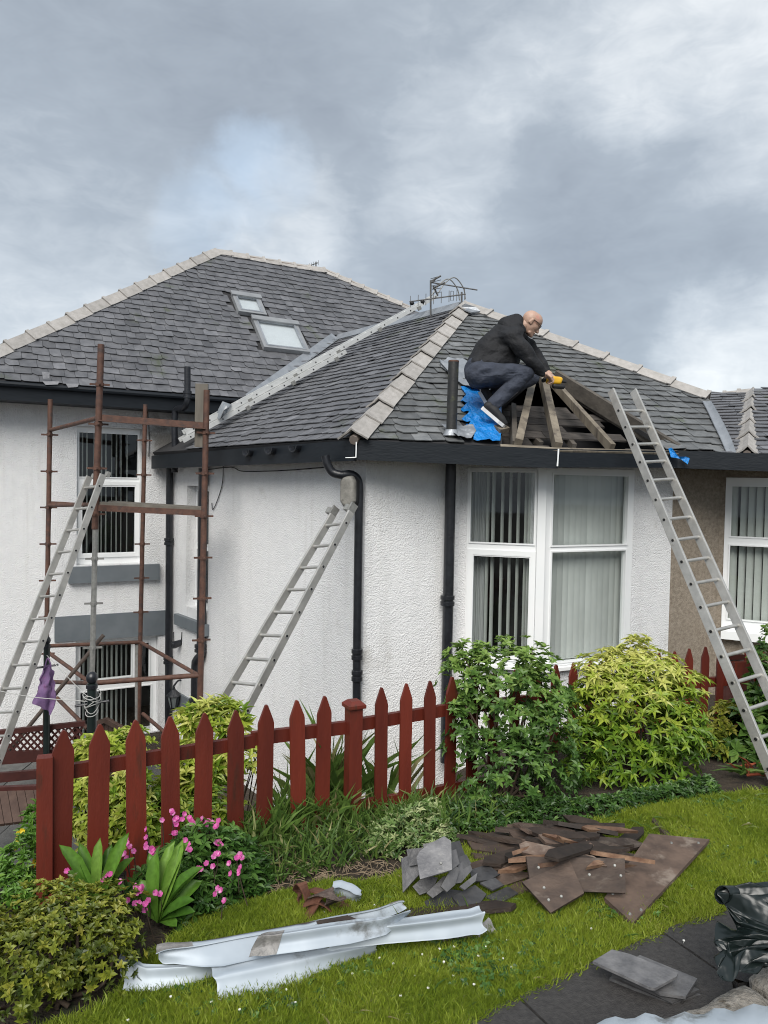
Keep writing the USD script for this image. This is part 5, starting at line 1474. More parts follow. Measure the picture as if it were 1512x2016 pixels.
stick(1070, 1820, 1170, 1790, .05, .015, .015, label="thin dark splinter lying in the grass before the longest board", name="stick", group=None, t=.8)
# the stacked slates
G2 = "grey slates stacked on the grass by the board heap"
Ls = "weathered grey slate leaning in the stack by the board heap"
sl_px = [([(790, 1690), (823, 1676), (828, 1718), (793, 1757)], .16, (-.5, -.9, .8), 1.15), ([(800, 1672), (840, 1668), (835, 1700), (806, 1705)], .22, (-.4, -.8, .8), .7),
         ([(812, 1745), (838, 1722), (862, 1728), (852, 1752), (826, 1762)], .10, (-.1, -.9, 1), .8), ([(833, 1662), (862, 1655), (868, 1690), (838, 1698)], .26, (0, -.8, .9), .9),
         ([(840, 1758), (872, 1726), (892, 1722), (880, 1748), (852, 1768)], .12, (.1, -.8, 1), 1.0), ([(868, 1745), (894, 1700), (905, 1712), (896, 1742), (880, 1756)], .17, (.5, -.8, .8), .95), ([(885, 1740), (905, 1700), (922, 1692), (930, 1712), (908, 1738)], .17, (.6, -.7, .8), 1.1),
         ([(875, 1678), (898, 1672), (905, 1700), (890, 1712)], .24, (.5, -.7, .7), 1.2), ([(895, 1690), (918, 1682), (928, 1700), (905, 1716)], .20, (.5, -.7, .8), .8), ([(905, 1745), (940, 1718), (936, 1735), (915, 1752)], .12, (.4, -.6, 1), 1.3), ([(882, 1660), (905, 1655), (918, 1690), (896, 1696)], .2, (.5, -.4, .8), .5),
         ([(835, 1775), (880, 1750), (925, 1755), (900, 1790), (850, 1796)], .05, (0, -.3, 1), .45), ([(890, 1765), (935, 1742), (958, 1760), (945, 1778), (905, 1785)], .06, (.1, -.3, 1), .55), ([(925, 1712), (960, 1702), (985, 1720), (965, 1732), (930, 1735)], .09, (.1, -.3, 1), .6), ([(945, 1738), (975, 1728), (992, 1742), (970, 1752)], .07, (.1, -.3, 1), .75), ([(955, 1765), (1000, 1745), (1020, 1758), (985, 1778)], .04, (0, -.2, 1), .5), ([(820, 1790), (855, 1772), (870, 1785), (840, 1800)], .035, (0, -.2, 1), .4)]
for pts, z, tl, t in sl_px:
    cx_, cy_ = np.mean(pts, 0)
    board("loose_slate", f"{'blackish' if t < .6 else 'dark grey' if t < .9 else 'mid grey'} slate {'leaning' if abs(tl[1]) > .5 else 'lying flat'} in the stack beside the boards, {'left' if cx_ < 850 else 'middle' if cx_ < 905 else 'right'} {'upper' if cy_ < 1700 else 'central' if cy_ < 1745 else 'bottom'} part", pts, z, tl, .009, M_PILE, G2, t)
board("loose_slate", "large pale slate with one nail hole lying on top of the slate stack", [(820, 1688), (826, 1676), (842, 1663), (874, 1646), (888, 1655), (890, 1712), (827, 1731)], .27, (-.12, -.75, 1), .010, M_PILE, None, 1.75, [(868, 1700)])
# four slates stacked on the path
for k, (pts, z, t) in enumerate([([(1200, 1925), (1240, 1890), (1380, 1958), (1325, 1976)], .035, .9), ([(1205, 1916), (1245, 1886), (1377, 1948), (1324, 1970)], .055, .8), ([(1215, 1905), (1260, 1880), (1373, 1926), (1350, 1962), (1300, 1955)], .075, 1.25), ([(1167, 1892), (1205, 1869), (1240, 1878), (1335, 1915), (1332, 1922), (1290, 1945), (1280, 1944)], .115, 1.5)]):
    lab = ["lowest slate of the small stack on the dark path", "second slate from the bottom of the stack on the dark path", "slate just under the top one of the stack on the dark path", "top slate of the small stack on the dark path"][k]
    board("stacked_slate", lab, pts, z, (.03, -.05, 1), .012, M_PILE, "slates stacked on the dark path", t)


# zinc ridge sheets: bent strips laid out between pixel edges
def strip(name, label, topedge, botedge, z0, z1, bulge=.05, fold=None, seed=0, rust=(), dark=(), n=48, m=17, mt=None):
    te = np.array([gp(*p, z1) for p in topedge]); be = np.array([gp(*p, z0) for p in botedge])
    rs = lambda e: np.stack([np.interp(np.linspace(0, 1, n), np.r_[0, np.cumsum(np.linalg.norm(np.diff(e, axis=0), axis=1))] / np.sum(np.linalg.norm(np.diff(e, axis=0), axis=1)), e[:, i]) for i in range(3)], 1)
    te, be = rs(te), rs(be)
    s = np.linspace(0, 1, m)[None, :, None]
    P = be[:, None] * (1 - s) + te[:, None] * s
    nn = unit(np.cross(te[-1] - te[0], te[0] - be[0])); nn = nn if nn[2] > 0 else -nn
    prof = bulge * (np.exp(-np.abs((s - .66) / .17) ** 1.6) + .12 * np.sin(s * 6))
    P = P + nn * prof + nn * (.045 * (meshkit.fbm(P * 2.2, 2, seed)[..., None] - .45))
    ed = np.minimum(np.arange(n), np.arange(n)[::-1])[:, None, None]
    P = P + np.exp(-ed / 2.5) * .03 * (meshkit.noise(P * 22, seed + 3)[..., None] - .5)
    o = thing(name, label, "metal sheet", P.reshape(-1, 3).mean(0), group=None)
    part(o, "sheet", MB().grid(P, thick=.0025).m(), mt or M_ZINC, smooth=True)
    for (u0, u1, s0, s1, mtl, nm) in list(rust) + list(dark):
        i0, i1 = int(u0 * (n - 1)), max(int(u1 * (n - 1)), int(u0 * (n - 1)) + 2); j0, j1 = int(s0 * (m - 1)), max(int(s1 * (m - 1)), int(s0 * (m - 1)) + 2)
        part(o, nm, MB().grid(P[i0:i1 + 1, j0:j1 + 1] + nn * .003, thick=.002).m(), mtl, smooth=True)
    return o


M_SOLDER = mat("scorched_solder", (.16, .155, .15), (.30, .29, .28), 12, .6, [(30, .01)], metal=.2, c3=(.07, .065, .06), c3at=(.55, .7), c3scale=9)
M_ZA = mat("zinc_with_rust_band", (.35, .40, .45), (.45, .50, .54), 3, .5, metal=.15, c3=(.36, .16, .06), c3at=(.60, .67), c3scale=4.6)
strip("ridge_sheet", "left end zinc ridge sheet lying lowest with rusty bottom edge", [(236, 1876), (262, 1886), (282, 1898), (420, 1902), (560, 1890)], [(240, 1950), (300, 1950), (380, 1938), (470, 1905), (570, 1893)], .03, .09, .03, seed=2, mt=M_ZA)
strip("ridge_sheet", "nearest zinc ridge sheet lying under the others on the grass", [(416, 1902), (500, 1890), (640, 1868), (740, 1856)], [(432, 1977), (500, 1962), (600, 1936), (742, 1878)], .02, .10, .02, seed=4)
strip("ridge_sheet", "long zinc ridge sheet with scorched left end on top of the metal heap", [(312, 1872), (380, 1862), (500, 1840), (620, 1820)], [(308, 1892), (400, 1904), (440, 1903), (560, 1880), (640, 1868)], .11, .17, .05, seed=6, dark=[(0, .22, 0, 1, M_SOLDER, "scorched_end")])
strip("ridge_sheet", "middle zinc ridge sheet overlapping the long ones with a scorched joint", [(515, 1838), (620, 1822), (700, 1810), (806, 1800)], [(490, 1884), (600, 1872), (690, 1858), (760, 1840), (800, 1806)], .15, .20, .05, seed=8, dark=[(0, .16, 0, 1, M_SOLDER, "scorched_end")])
strip("ridge_sheet", "right hand zinc ridge sheet with rust streak near its square end", [(700, 1818), (800, 1806), (880, 1794), (942, 1786)], [(640, 1872), (760, 1858), (880, 1848), (958, 1836)], .10, .17, .05, seed=10, mt=M_ZA)
strip("ridge_sheet", "narrow zinc strip poking out behind the metal heap towards the slate stack", [(560, 1836), (660, 1808), (740, 1788), (800, 1768)], [(570, 1842), (660, 1822), (740, 1808), (797, 1792)], .06, .10, .02, seed=12, dark=[(.86, 1, 0, 1, M_SOLDER, "torn_end")])
strip("ridge_sheet", "dull crumpled zinc edge lying under the right end of the metal heap", [(880, 1848), (930, 1842), (955, 1818), (962, 1812)], [(880, 1856), (930, 1852), (970, 1842), (983, 1840)], .02, .05, .01, seed=14, mt=M_SOLDER)
# bent rusty iron straps and a scrap of zinc
M_IRON = mat("rusted_iron_strap", (.085, .034, .020), (.15, .062, .036), 16, .8, [(60, .004)])


def strap(label, pts, z, w, mt, group=None, name="iron_strap"):
    c = curve([gp(x, y, zz_) for (x, y), zz_ in zip(pts, z)], 5); tan = np.gradient(c, axis=0)
    s = np.cross(tan, [0, 0, 1.0]); s /= np.linalg.norm(s, axis=1, keepdims=True) + 1e-9
    P = np.stack([c - s * w / 2, c, c + s * w / 2], 1)
    return single(name, label, "metal strap", MB().grid(P, thick=.006).m(), mt, group=group)


strap("bent rusty strap curling up at the left of the scrap bundle", [(590, 1775), (586, 1752), (594, 1740), (605, 1768)], (.04, .1, .16, .1), .05, M_IRON)
strap("rusty strap lying across the scrap bundle on the grass", [(600, 1780), (625, 1774), (648, 1790)], (.08, .10, .05), .06, M_IRON)
strap("longest rusty strap of the bundle pointing at the viewer", [(592, 1820), (612, 1795), (622, 1775), (630, 1758), (612, 1752)], (.01, .06, .10, .13, .10), .055, M_IRON)
strap("dark rusty strap lying lowest under the scrap bundle", [(582, 1805), (600, 1786), (622, 1778)], (.015, .04, .06), .06, M_IRON)
strap("broad barky strap folded over the middle of the scrap bundle", [(622, 1762), (645, 1756), (662, 1768), (650, 1782)], (.1, .15, .12, .06), .10, mat("flaking_strap", (.06, .04, .033), (.16, .12, .10), 26, .85, [(50, .01)]))
strap("short rusty strap end under the folded zinc scrap", [(655, 1782), (675, 1780), (688, 1784)], (.03, .04, .02), .05, M_IRON)
strip("zinc_scrap", "crumpled zinc scrap lying beside the rusty straps", [(652, 1750), (668, 1745), (690, 1752), (708, 1766)], [(650, 1758), (672, 1768), (690, 1770), (708, 1772)], .03, .10, .06, seed=21, n=20)


# ------------------------------------------------------------------ black sacks and the metal sheet at the corner
M_SACK = mat("green_black_plastic_sack", (.005, .009, .009), (.009, .015, .014), 8, .33, [(5, .05)], coat=.15)
Ks = lambda x, y, Y: at(x, y, Y)


def sack(label, bones, seed, step=.11, amp=.022):
    S = lambda p, r: manifold3d.Manifold.sphere(r, 16).translate(tuple(map(float, p)))
    M = manifold3d.Manifold.batch_boolean([manifold3d.Manifold.batch_hull([S(p, r) for p, r in b]) for b in bones], manifold3d.OpType.Add)
    mm = M.simplify(.012).refine_to_length(step).to_mesh(); r = np.random.default_rng(seed)
    t = trimesh.Trimesh(mm.vert_properties[:, :3], mm.tri_verts, process=True)
    v = np.array(t.vertices); v += t.vertex_normals * (r.normal(0, amp, (len(v), 1))) + r.normal(0, amp * .6, v.shape)
    t = trimesh.Trimesh(v, t.faces, process=False).subdivide()
    trimesh.smoothing.filter_laplacian(t, lamb=.35, iterations=1)
    t = t.subdivide(); trimesh.smoothing.filter_laplacian(t, lamb=.4, iterations=1)
    v = np.array(t.vertices); v[:, 2] = np.maximum(v[:, 2], .024)
    return single("plastic_sack", label, "sack", (v, np.array(t.faces)), M_SACK, smooth=True)


sack("open black rubble sack standing at the right edge of the path", [[(Ks(1428, 1768, 3.05), .025), (Ks(1500, 1782, 3.0), .045), (Ks(1470, 1830, 2.98), .03), (Ks(1570, 1785, 3.0), .09), (Ks(1580, 1860, 2.9), .09)], [(Ks(1475, 1835, 2.96), .035), (Ks(1560, 1870, 2.88), .07)]], 4, .13, .014)
sack("crumpled dark green sack lying below the black one on the path", [[(Ks(1432, 1872, 2.9), .035), (Ks(1468, 1848, 2.95), .04), (Ks(1530, 1870, 2.88), .06), (Ks(1450, 1905, 2.85), .025)], [(Ks(1430, 1888, 2.86), .03), (Ks(1416, 1928, 2.78), .018), (Ks(1440, 1918, 2.80), .018)]], 9, .09, .020)
q = [Ks(1418 + 14 * math.cos(a) + 4, 1762 + 16 * math.sin(a), 3.05 - .02 * math.cos(a)) for a in np.linspace(0, 2 * math.pi, 17)]
q2 = [p + np.array([.11, .03, -.015]) for p in q]
single("rolled_sack_mouth", "rolled open mouth of the black rubble sack", "sack", MB().grid(np.stack([np.array(q), np.array(q2)]), thick=.006).m(), M_SACK, smooth=True)
P = []
for x in np.linspace(1075, 1640, 30):
    y0 = np.interp(x, [1075, 1160, 1230, 1330, 1512, 1640], [2050, 2016, 2004, 2000, 1980, 1964]); z = .16
    P.append([gp(x, y0, z) + [0, 0, .012 * math.sin(x * .09)], gp(x + 3, y0 + 14, z + .02), gp(x + 5, y0 + 40, z + .015), gp(x + 8, y0 + 90, z - .01)])
P = np.array(P); P = P + .012 * (meshkit.fbm(P * 9, 3, 3)[..., None] - .5)
single("flattened_sheet", "crumpled bright metal sheet lying across the bottom right corner", "metal sheet", MB().grid(P, thick=.003).m(), M_ZINC, smooth=True)

# ------------------------------------------------------------------ plants
def lmat(name, stops, trans=.22, rough=.42, vein=40):
    """leaf material: the per-leaf tone (0 to 1) picks the leaf's own colour"""
    N = {"a": ("attribute", {"attribute": "tone"}), "r": ("rgb_ramp", {"ramp": stops}), "g": ("geometry", {}), "n": ("noise_texture", {"scale": vein, "detail": 3.0}), "v": ("map_range", {"from_min": .3, "from_max": .7, "to_min": .78, "to_max": 1.18}), "h": ("hsv", {}),
         "p": ("principled_bsdf", {"roughness": rough, "specular_ior_level": .4}), "t": ("translucent_bsdf", {}), "m": ("mix_closure", {"fac": trans})}
    LOOKS[name] = usdkit.material(stage, f"/World/Looks/{name}", N, [("a.fac", "r.fac"), ("g.position", "n.vector"), ("n.fac", "v.value"), ("v.result", "h.value"), ("r.color", "h.color"), ("h.color", "p.base_color"), ("h.color", "t.color"), ("p.BSDF", "m.closure1"), ("t.BSDF", "m.closure2")], surface="m.closure")
    return LOOKS[name]


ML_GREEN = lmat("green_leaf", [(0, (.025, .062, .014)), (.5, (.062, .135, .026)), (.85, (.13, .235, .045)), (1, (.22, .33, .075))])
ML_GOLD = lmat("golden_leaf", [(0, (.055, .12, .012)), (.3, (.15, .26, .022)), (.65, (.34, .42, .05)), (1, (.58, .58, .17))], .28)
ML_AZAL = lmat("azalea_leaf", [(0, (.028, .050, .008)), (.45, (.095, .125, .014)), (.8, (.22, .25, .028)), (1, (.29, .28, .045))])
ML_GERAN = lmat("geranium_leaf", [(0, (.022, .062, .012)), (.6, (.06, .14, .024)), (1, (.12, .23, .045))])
ML_PRIM = lmat("broad_leaf", [(0, (.055, .14, .018)), (.6, (.11, .235, .03)), (1, (.19, .33, .055))], .25, .4)
ML_BLADE = lmat("grass_blade", [(0, (.035, .075, .016)), (.5, (.085, .16, .03)), (.85, (.15, .24, .05)), (1, (.34, .31, .15))], .25, .5)
ML_LAWN = lmat("lawn_blade", [(0, (.085, .14, .011)), (.45, (.19, .265, .021)), (.85, (.28, .345, .036)), (1, (.42, .41, .14))], .25, .55)
ML_VARI = lmat("variegated_leaf", [(0, (.035, .085, .02)), (.45, (.13, .22, .06)), (1, (.42, .46, .23))], .2)
ML_PETAL = lmat("pink_petal", [(0, (.50, .06, .27)), (.6, (.68, .13, .42)), (1, (.78, .38, .60))], .3, .6)
ML_YEL = lmat("yellow_petal", [(0, (.75, .50, .02)), (1, (.85, .68, .05))], .25, .6)
ML_RED = lmat("red_stem_leaf", [(0, (.22, .045, .03)), (1, (.42, .12, .06))], .2)
M_STEM = mat("brown_stem", (.045, .030, .020), (.085, .06, .04), 20, .85)
TEMPL = {}


def leaf_template(rows=(.0, .28, .62, 1.0), wid=(.12, .85, .9, .0), bend=.25, fold=.18):
    v, f = [], []
    for x, w in zip(rows, wid):
        z = -bend * x * x
        for s in (-1, 0, 1):
            v.append((x, s * w * .5, z + abs(s) * w * fold))
    for i in range(len(rows) - 1):
        for j in range(2):
            a = i * 3 + j
            f += [(a, a + 3, a + 4), (a, a + 4, a + 1)]
    return np.array(v), np.array(f)


LT_OVAL = leaf_template()
LT_BLADE = leaf_template((.0, .35, .7, 1.0), (.8, .9, .6, .0), .45, .1)
LT_SPEAR = leaf_template((0, .3, .6, 1.0), (.15, .95, .7, 0), .35, .15)
LT_PETAL = leaf_template((0, .45, .85, 1.0), (.2, .95, 1.0, .5), -.15, .05)


def leaves(tpl, base, d, n, L, W, tone):
    """many leaves at once: base points, directions, up normals, lengths, widths"""
    tv, tf = tpl
    d = d / np.linalg.norm(d, axis=1, keepdims=True)
    s = np.cross(n, d); s /= np.linalg.norm(s, axis=1, keepdims=True) + 1e-9
    u = np.cross(d, s)
    v = base[:, None] + d[:, None] * (tv[None, :, :1] * L[:, None, None]) + s[:, None] * (tv[None, :, 1:2] * W[:, None, None]) + u[:, None] * (tv[None, :, 2:] * L[:, None, None])
    k = len(tv); f = tf[None] + (np.arange(len(base)) * k)[:, None, None]
    return v.reshape(-1, 3), f.reshape(-1, 3), np.repeat(tone, k)


def clusters(pts, axes, r, per, L, W, tone, spread=(50, 80), tpl=LT_OVAL, jit=.25):
    """a whorl of leaves at every point; returns a list of (v, f, tone)"""
    out = []
    for p, a, t in zip(pts, axes, tone):
        a = unit(a); k = r.integers(per[0], per[1] + 1)
        b = unit(np.cross(a, r.normal(size=3))); c = np.cross(a, b)
        ph = np.arange(k) * 2 * np.pi / k + r.normal(0, .25, k)
        th = np.radians(r.uniform(*spread, k))
        d = np.cos(th)[:, None] * a + np.sin(th)[:, None] * (np.cos(ph)[:, None] * b + np.sin(ph)[:, None] * c)
        n = np.repeat(a[None], k, 0) + 1e-3
        l = L * r.uniform(1 - jit, 1 + jit, k)
        out.append(leaves(tpl, np.repeat(p[None], k, 0) + d * L * .05, d, n, l, l * W * r.uniform(.85, 1.15, k), np.clip(t + r.normal(0, .07, k), 0, 1)))
    return out


def merge(lst):
    B = MB()
    for q in lst:
        B.add(*q)
    return B.m(True)


def shrub(name, label, cat, base, blobs, n, mt, r, L, W, per=(5, 7), tone=None, nparts=90, stems=10, spread=(45, 80), up=.5, tpl=LT_OVAL, group=None, shell=(.72, 1.05), lump=.5, lumpf=6.5):
    """blobs: (centre, radii) ellipsoids whose outer shells carry leaf whorls"""
    t = thing(name, label, cat, base, group=group)
    vol = np.array([b[1][0] * b[1][2] for b in blobs]); pick = r.choice(len(blobs), n, p=vol / vol.sum())
    P, A = [], []
    for k in pick:
        c, R = np.asarray(blobs[k][0], float), np.asarray(blobs[k][1], float)
        d = unit(r.normal(size=3))
        if d[2] < -.75: d[2] *= -1
        q = c + d * R * r.uniform(*shell) * (1 + lump * (meshkit.noise((c + d * R) * lumpf, 7) - .5) * 2)
        if q[2] < gz(q[0], q[1]) + .02: q[2] = gz(q[0], q[1]) + r.uniform(.02, .08)
        P.append(q); A.append(unit(d / R) * (1 - up) + np.array([0, 0, up]) + r.normal(0, .18, 3))
    P, A = np.array(P), np.array(A)
    tn = tone(P, r) if tone else r.uniform(0, 1, n)
    cl = clusters(P, A, r, per, L, W, tn, spread, tpl)
    order = np.argsort(P[:, 1] - P[:, 2] * .5)
    for i in order[:nparts]:
        part(t, "leaf_cluster", cl[i], mt)
    part(t, "foliage", merge([cl[i] for i in order[nparts:]]), mt, kind="stuff")
    b = np.asarray(base, float)
    for i in r.choice(n, min(stems, n), replace=False):
        m_ = (b + P[i]) / 2 + r.normal(0, .05, 3)
        part(t, "stem", MB().tube(curve([b + r.normal(0, .04, 3) * [1, 1, 0], m_, P[i]], 4), np.linspace(.011, .004, 9), 6).m(), M_STEM, smooth=True)
    return t


r1 = np.random.default_rng(101)
A3_ = np.array


def blob(x, y, Y, wpx, hpx, dY):
    c = at(x, y, Y); return (c, A3_([wpx * Y / FPX / 2, dY / 2, hpx * Y / FPX / 2]))


# the two shrubs before the fence
g0 = A3_([*at(1000, 1600, 5.05)[:2], 0])
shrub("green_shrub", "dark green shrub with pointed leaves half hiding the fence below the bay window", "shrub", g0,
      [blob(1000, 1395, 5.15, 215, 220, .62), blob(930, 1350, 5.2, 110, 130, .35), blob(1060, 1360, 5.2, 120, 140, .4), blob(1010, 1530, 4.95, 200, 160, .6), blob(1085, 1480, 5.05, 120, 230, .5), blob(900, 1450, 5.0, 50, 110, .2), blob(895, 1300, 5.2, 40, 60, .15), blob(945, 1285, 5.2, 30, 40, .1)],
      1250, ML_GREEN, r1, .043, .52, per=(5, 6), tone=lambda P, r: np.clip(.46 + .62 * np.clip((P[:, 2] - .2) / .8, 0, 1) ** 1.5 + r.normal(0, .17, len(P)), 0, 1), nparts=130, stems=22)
g0 = A3_([*at(1262, 1560, 5.5)[:2], 0])
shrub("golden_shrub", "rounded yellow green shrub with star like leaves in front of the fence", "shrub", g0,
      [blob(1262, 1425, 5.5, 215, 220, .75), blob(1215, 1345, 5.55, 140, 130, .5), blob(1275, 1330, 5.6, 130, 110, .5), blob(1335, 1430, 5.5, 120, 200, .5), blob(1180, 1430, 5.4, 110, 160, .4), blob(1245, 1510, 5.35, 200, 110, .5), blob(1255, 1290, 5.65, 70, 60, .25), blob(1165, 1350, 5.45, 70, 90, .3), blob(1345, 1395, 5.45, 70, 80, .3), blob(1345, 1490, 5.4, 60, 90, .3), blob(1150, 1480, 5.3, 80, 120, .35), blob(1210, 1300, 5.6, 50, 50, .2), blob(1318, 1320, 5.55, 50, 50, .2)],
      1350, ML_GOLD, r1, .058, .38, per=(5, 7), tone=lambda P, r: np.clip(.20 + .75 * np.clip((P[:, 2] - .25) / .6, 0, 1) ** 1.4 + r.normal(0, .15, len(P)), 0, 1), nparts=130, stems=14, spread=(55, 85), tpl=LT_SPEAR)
g0 = A3_([*gp(130, 1960)[:2], 0])
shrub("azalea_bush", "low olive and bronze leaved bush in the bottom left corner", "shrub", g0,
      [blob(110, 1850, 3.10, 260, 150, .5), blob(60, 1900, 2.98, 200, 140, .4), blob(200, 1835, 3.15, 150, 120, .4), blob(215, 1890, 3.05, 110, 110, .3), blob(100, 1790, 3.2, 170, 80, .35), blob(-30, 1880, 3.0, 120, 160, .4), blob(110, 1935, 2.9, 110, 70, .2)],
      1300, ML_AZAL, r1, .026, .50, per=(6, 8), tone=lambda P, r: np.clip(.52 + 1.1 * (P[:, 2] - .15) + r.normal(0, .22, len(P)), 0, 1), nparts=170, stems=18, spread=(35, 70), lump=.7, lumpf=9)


# geranium clump with its flowers
def hummock(px, Yr, hmax, r, n):
    """points over a low mound given by pixel outline on the ground"""
    poly = sg.Polygon([gp(*q)[:2] for q in px]); a, b, c, d = poly.bounds; out = []
    while len(out) < n:
        p = r.uniform((a, b), (c, d))
        if poly.contains(sg.Point(p)):
            e = poly.exterior.distance(sg.Point(p)); out.append((*p, gz(*p) + hmax * min(1, e / .22) ** .6 * r.uniform(.35, 1.0)))
    return A3_(out)


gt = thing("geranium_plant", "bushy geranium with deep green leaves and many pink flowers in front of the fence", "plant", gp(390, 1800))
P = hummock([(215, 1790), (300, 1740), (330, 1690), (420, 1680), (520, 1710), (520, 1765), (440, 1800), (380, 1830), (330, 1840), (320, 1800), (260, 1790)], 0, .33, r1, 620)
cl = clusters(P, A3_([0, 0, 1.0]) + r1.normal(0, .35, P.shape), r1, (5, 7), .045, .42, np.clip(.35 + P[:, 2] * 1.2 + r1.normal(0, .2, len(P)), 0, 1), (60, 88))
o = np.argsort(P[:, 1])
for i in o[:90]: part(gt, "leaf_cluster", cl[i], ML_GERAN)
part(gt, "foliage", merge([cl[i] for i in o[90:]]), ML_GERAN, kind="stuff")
flw = [(338, 1597), (362, 1603), (373, 1610), (378, 1618), (345, 1618), (399, 1612), (410, 1617), (425, 1628), (418, 1620), (251, 1654), (246, 1681), (262, 1676), (241, 1682), (289, 1649), (298, 1671), (304, 1684), (289, 1633), (370, 1662), (374, 1673), (428, 1661), (426, 1681), (466, 1689), (452, 1700), (420, 1706), (390, 1710), (472, 1714), (436, 1753), (132, 1715), (208, 1725), (238, 1736), (219, 1699), (275, 1748), (268, 1745), (292, 1773), (286, 1780), (266, 1779), (314, 1760), (345, 1640), (318, 1615), (404, 1625)]
for x, y in flw:
    c = at(x, y, np.interp(y, [1590, 1690, 1790], [3.98, 3.62, 3.32]) + r1.uniform(-.04, .04))
    ax = unit(A3_([r1.normal(0, .4), -.8, .7])); b = unit(np.cross(ax, [0, 0, 1.0])); e = np.cross(ax, b)
    lst = []
    for h in range(r1.integers(1, 5)):
        cc = c + (b * r1.normal(0, .017) + e * r1.normal(0, .017)) * (h > 0)
        ph = np.arange(5) * 2 * np.pi / 5 + r1.uniform(0, 2)
        d = .35 * ax + np.cos(ph)[:, None] * b + np.sin(ph)[:, None] * e
        lst.append(leaves(LT_PETAL, np.repeat(cc[None], 5, 0), d, np.repeat(ax[None], 5, 0), np.full(5, .0155), np.full(5, .0125), np.clip(r1.normal(.5, .25, 5), 0, 1)))
    fl = part(gt, "flower", merge(lst), ML_PETAL)
    part(fl, "stalk", MB().tube(curve([c, c + [0, .03, -.07], c + [r1.normal(0, .02), .05, -.2]], 4), .003, 5).m(), M_STEM, smooth=True)


# broad leaved plants
def rosette(label, px, Y, lv, r):
    c = at(*px, Y); c[2] = max(gz(c[0], c[1]) + .01, 0.0) + .02
    t = thing("broad_leaved_plant", label, "plant", c)
    tpl = leaf_template((0, .22, .5, .78, .94, 1.0), (.16, .36, .78, 1.0, .72, 0), .34, .13)
    for (x, y, w) in lv:
        q = at(x, y, Y - .05 + r.uniform(-.06, .06)); d = q - c; L = float(np.linalg.norm(d)); d = unit(d) + A3_([0, 0, .16])
        n = unit(A3_([0, -.55, 1.0]) + r.normal(0, .15, 3))
        part(t, "leaf", leaves(tpl, c[None], unit(d)[None], n[None], A3_([L * r.uniform(.82, 1.0)]), A3_([w * Y / FPX * 1.12]), A3_([np.clip(r.normal(.45, .25), 0, 1)])), ML_PRIM, smooth=True)
    return t


rosette("broad leaved plant with upright spoon shaped leaves nearest the lawn edge", (312, 1800), 3.46, [(318, 1655, 22), (345, 1660, 22), (352, 1682, 22), (368, 1700, 22), (372, 1715, 24), (388, 1738, 26), (360, 1772, 22), (366, 1800, 24), (300, 1690, 22), (285, 1700, 26), (270, 1725, 22), (332, 1720, 24), (375, 1790, 20), (345, 1815, 22), (290, 1790, 22)], r1)
rosette("broad leaved plant drooping beside the end post of the picket fence", (195, 1770), 3.55, [(138, 1675, 24), (160, 1672, 22), (182, 1668, 20), (212, 1668, 22), (232, 1662, 24), (150, 1710, 26), (110, 1730, 26), (180, 1700, 24), (215, 1700, 26), (240, 1690, 22), (135, 1745, 24), (225, 1740, 22)], r1)


# weeds and long grass
def bladeset(pts, r, L, W, tone, lean=.45, n=None):
    k = len(pts); d = np.c_[r.normal(0, lean, k), r.normal(0, lean, k), np.ones(k)]
    return leaves(LT_BLADE, pts, d, np.c_[r.normal(0, 1, (k, 2)), np.full(k, .3)], r.uniform(.55, 1.2, k) * L, np.full(k, W) * r.uniform(.7, 1.3, k), tone)


def scatter(px, n, r, z=0):
    poly = sg.Polygon([gp(*q)[:2] for q in px]); a, b, c, d = poly.bounds; out = []
    while len(out) < n:
        p = r.uniform((a, b), (c, d))
        if poly.contains(sg.Point(p)): out.append((*p, float(gz(*p))))
    return A3_(out)


q1 = scatter([(505, 1720), (560, 1650), (700, 1625), (860, 1600), (900, 1640), (800, 1680), (640, 1720), (540, 1745)], 900, r1)
q2 = scatter([(480, 1700), (600, 1640), (690, 1625), (690, 1600), (560, 1630), (470, 1660)], 420, r1)
q3 = scatter([(690, 1620), (850, 1590), (1000, 1600), (1000, 1630), (860, 1650), (700, 1660)], 700, r1)
m1 = merge([bladeset(q1, r1, .13, .006, np.clip(r1.normal(.5, .3, len(q1)), 0, 1), .75), bladeset(q2, r1, .23, .007, np.clip(r1.normal(.65, .2, len(q2)), 0, 1), .35), bladeset(q3, r1, .17, .006, np.clip(r1.normal(.6, .2, len(q3)), 0, 1), .5)])
single("long_grass", "long rough grass growing through the foot of the picket fence", "grass", m1, ML_BLADE, kind="stuff")
qq = []
for cx, cy, Y, n, h in ((640, 1560, 5.0, 34, .62), (662, 1560, 5.05, 30, .7), (730, 1560, 5.0, 12, .4), (585, 1590, 4.9, 26, .34), (782, 1560, 5.05, 10, .45), (560, 1610, 4.75, 26, .35), (618, 1600, 4.85, 30, .45)):
    c = at(cx, cy, Y); c[2] = float(gz(c[0], c[1])) - .05
    qq.append(bladeset(c + r1.normal(0, .05, (n, 3)) * [1, 1, 0], r1, h * 1.0, .014, np.clip(r1.normal(.75, .15, n), 0, 1), .16))
single("tall_grass_clump", "tall sword leaved clump rising behind the fence left of the capped post", "grass", merge(qq), ML_BLADE)


def cover(name, label, px, n, h, mt, L, W, tone, r, per=(5, 7), spread=(50, 88), cat="ground cover"):
    P = hummock(px, 0, h, r, n)
    cl = clusters(P, A3_([0, -.15, 1.0]) + r.normal(0, .4, P.shape), r, per, L, W, np.clip(r.normal(tone, .25, n), 0, 1), spread)
    return single(name, label, cat, merge(cl), mt, kind="stuff")


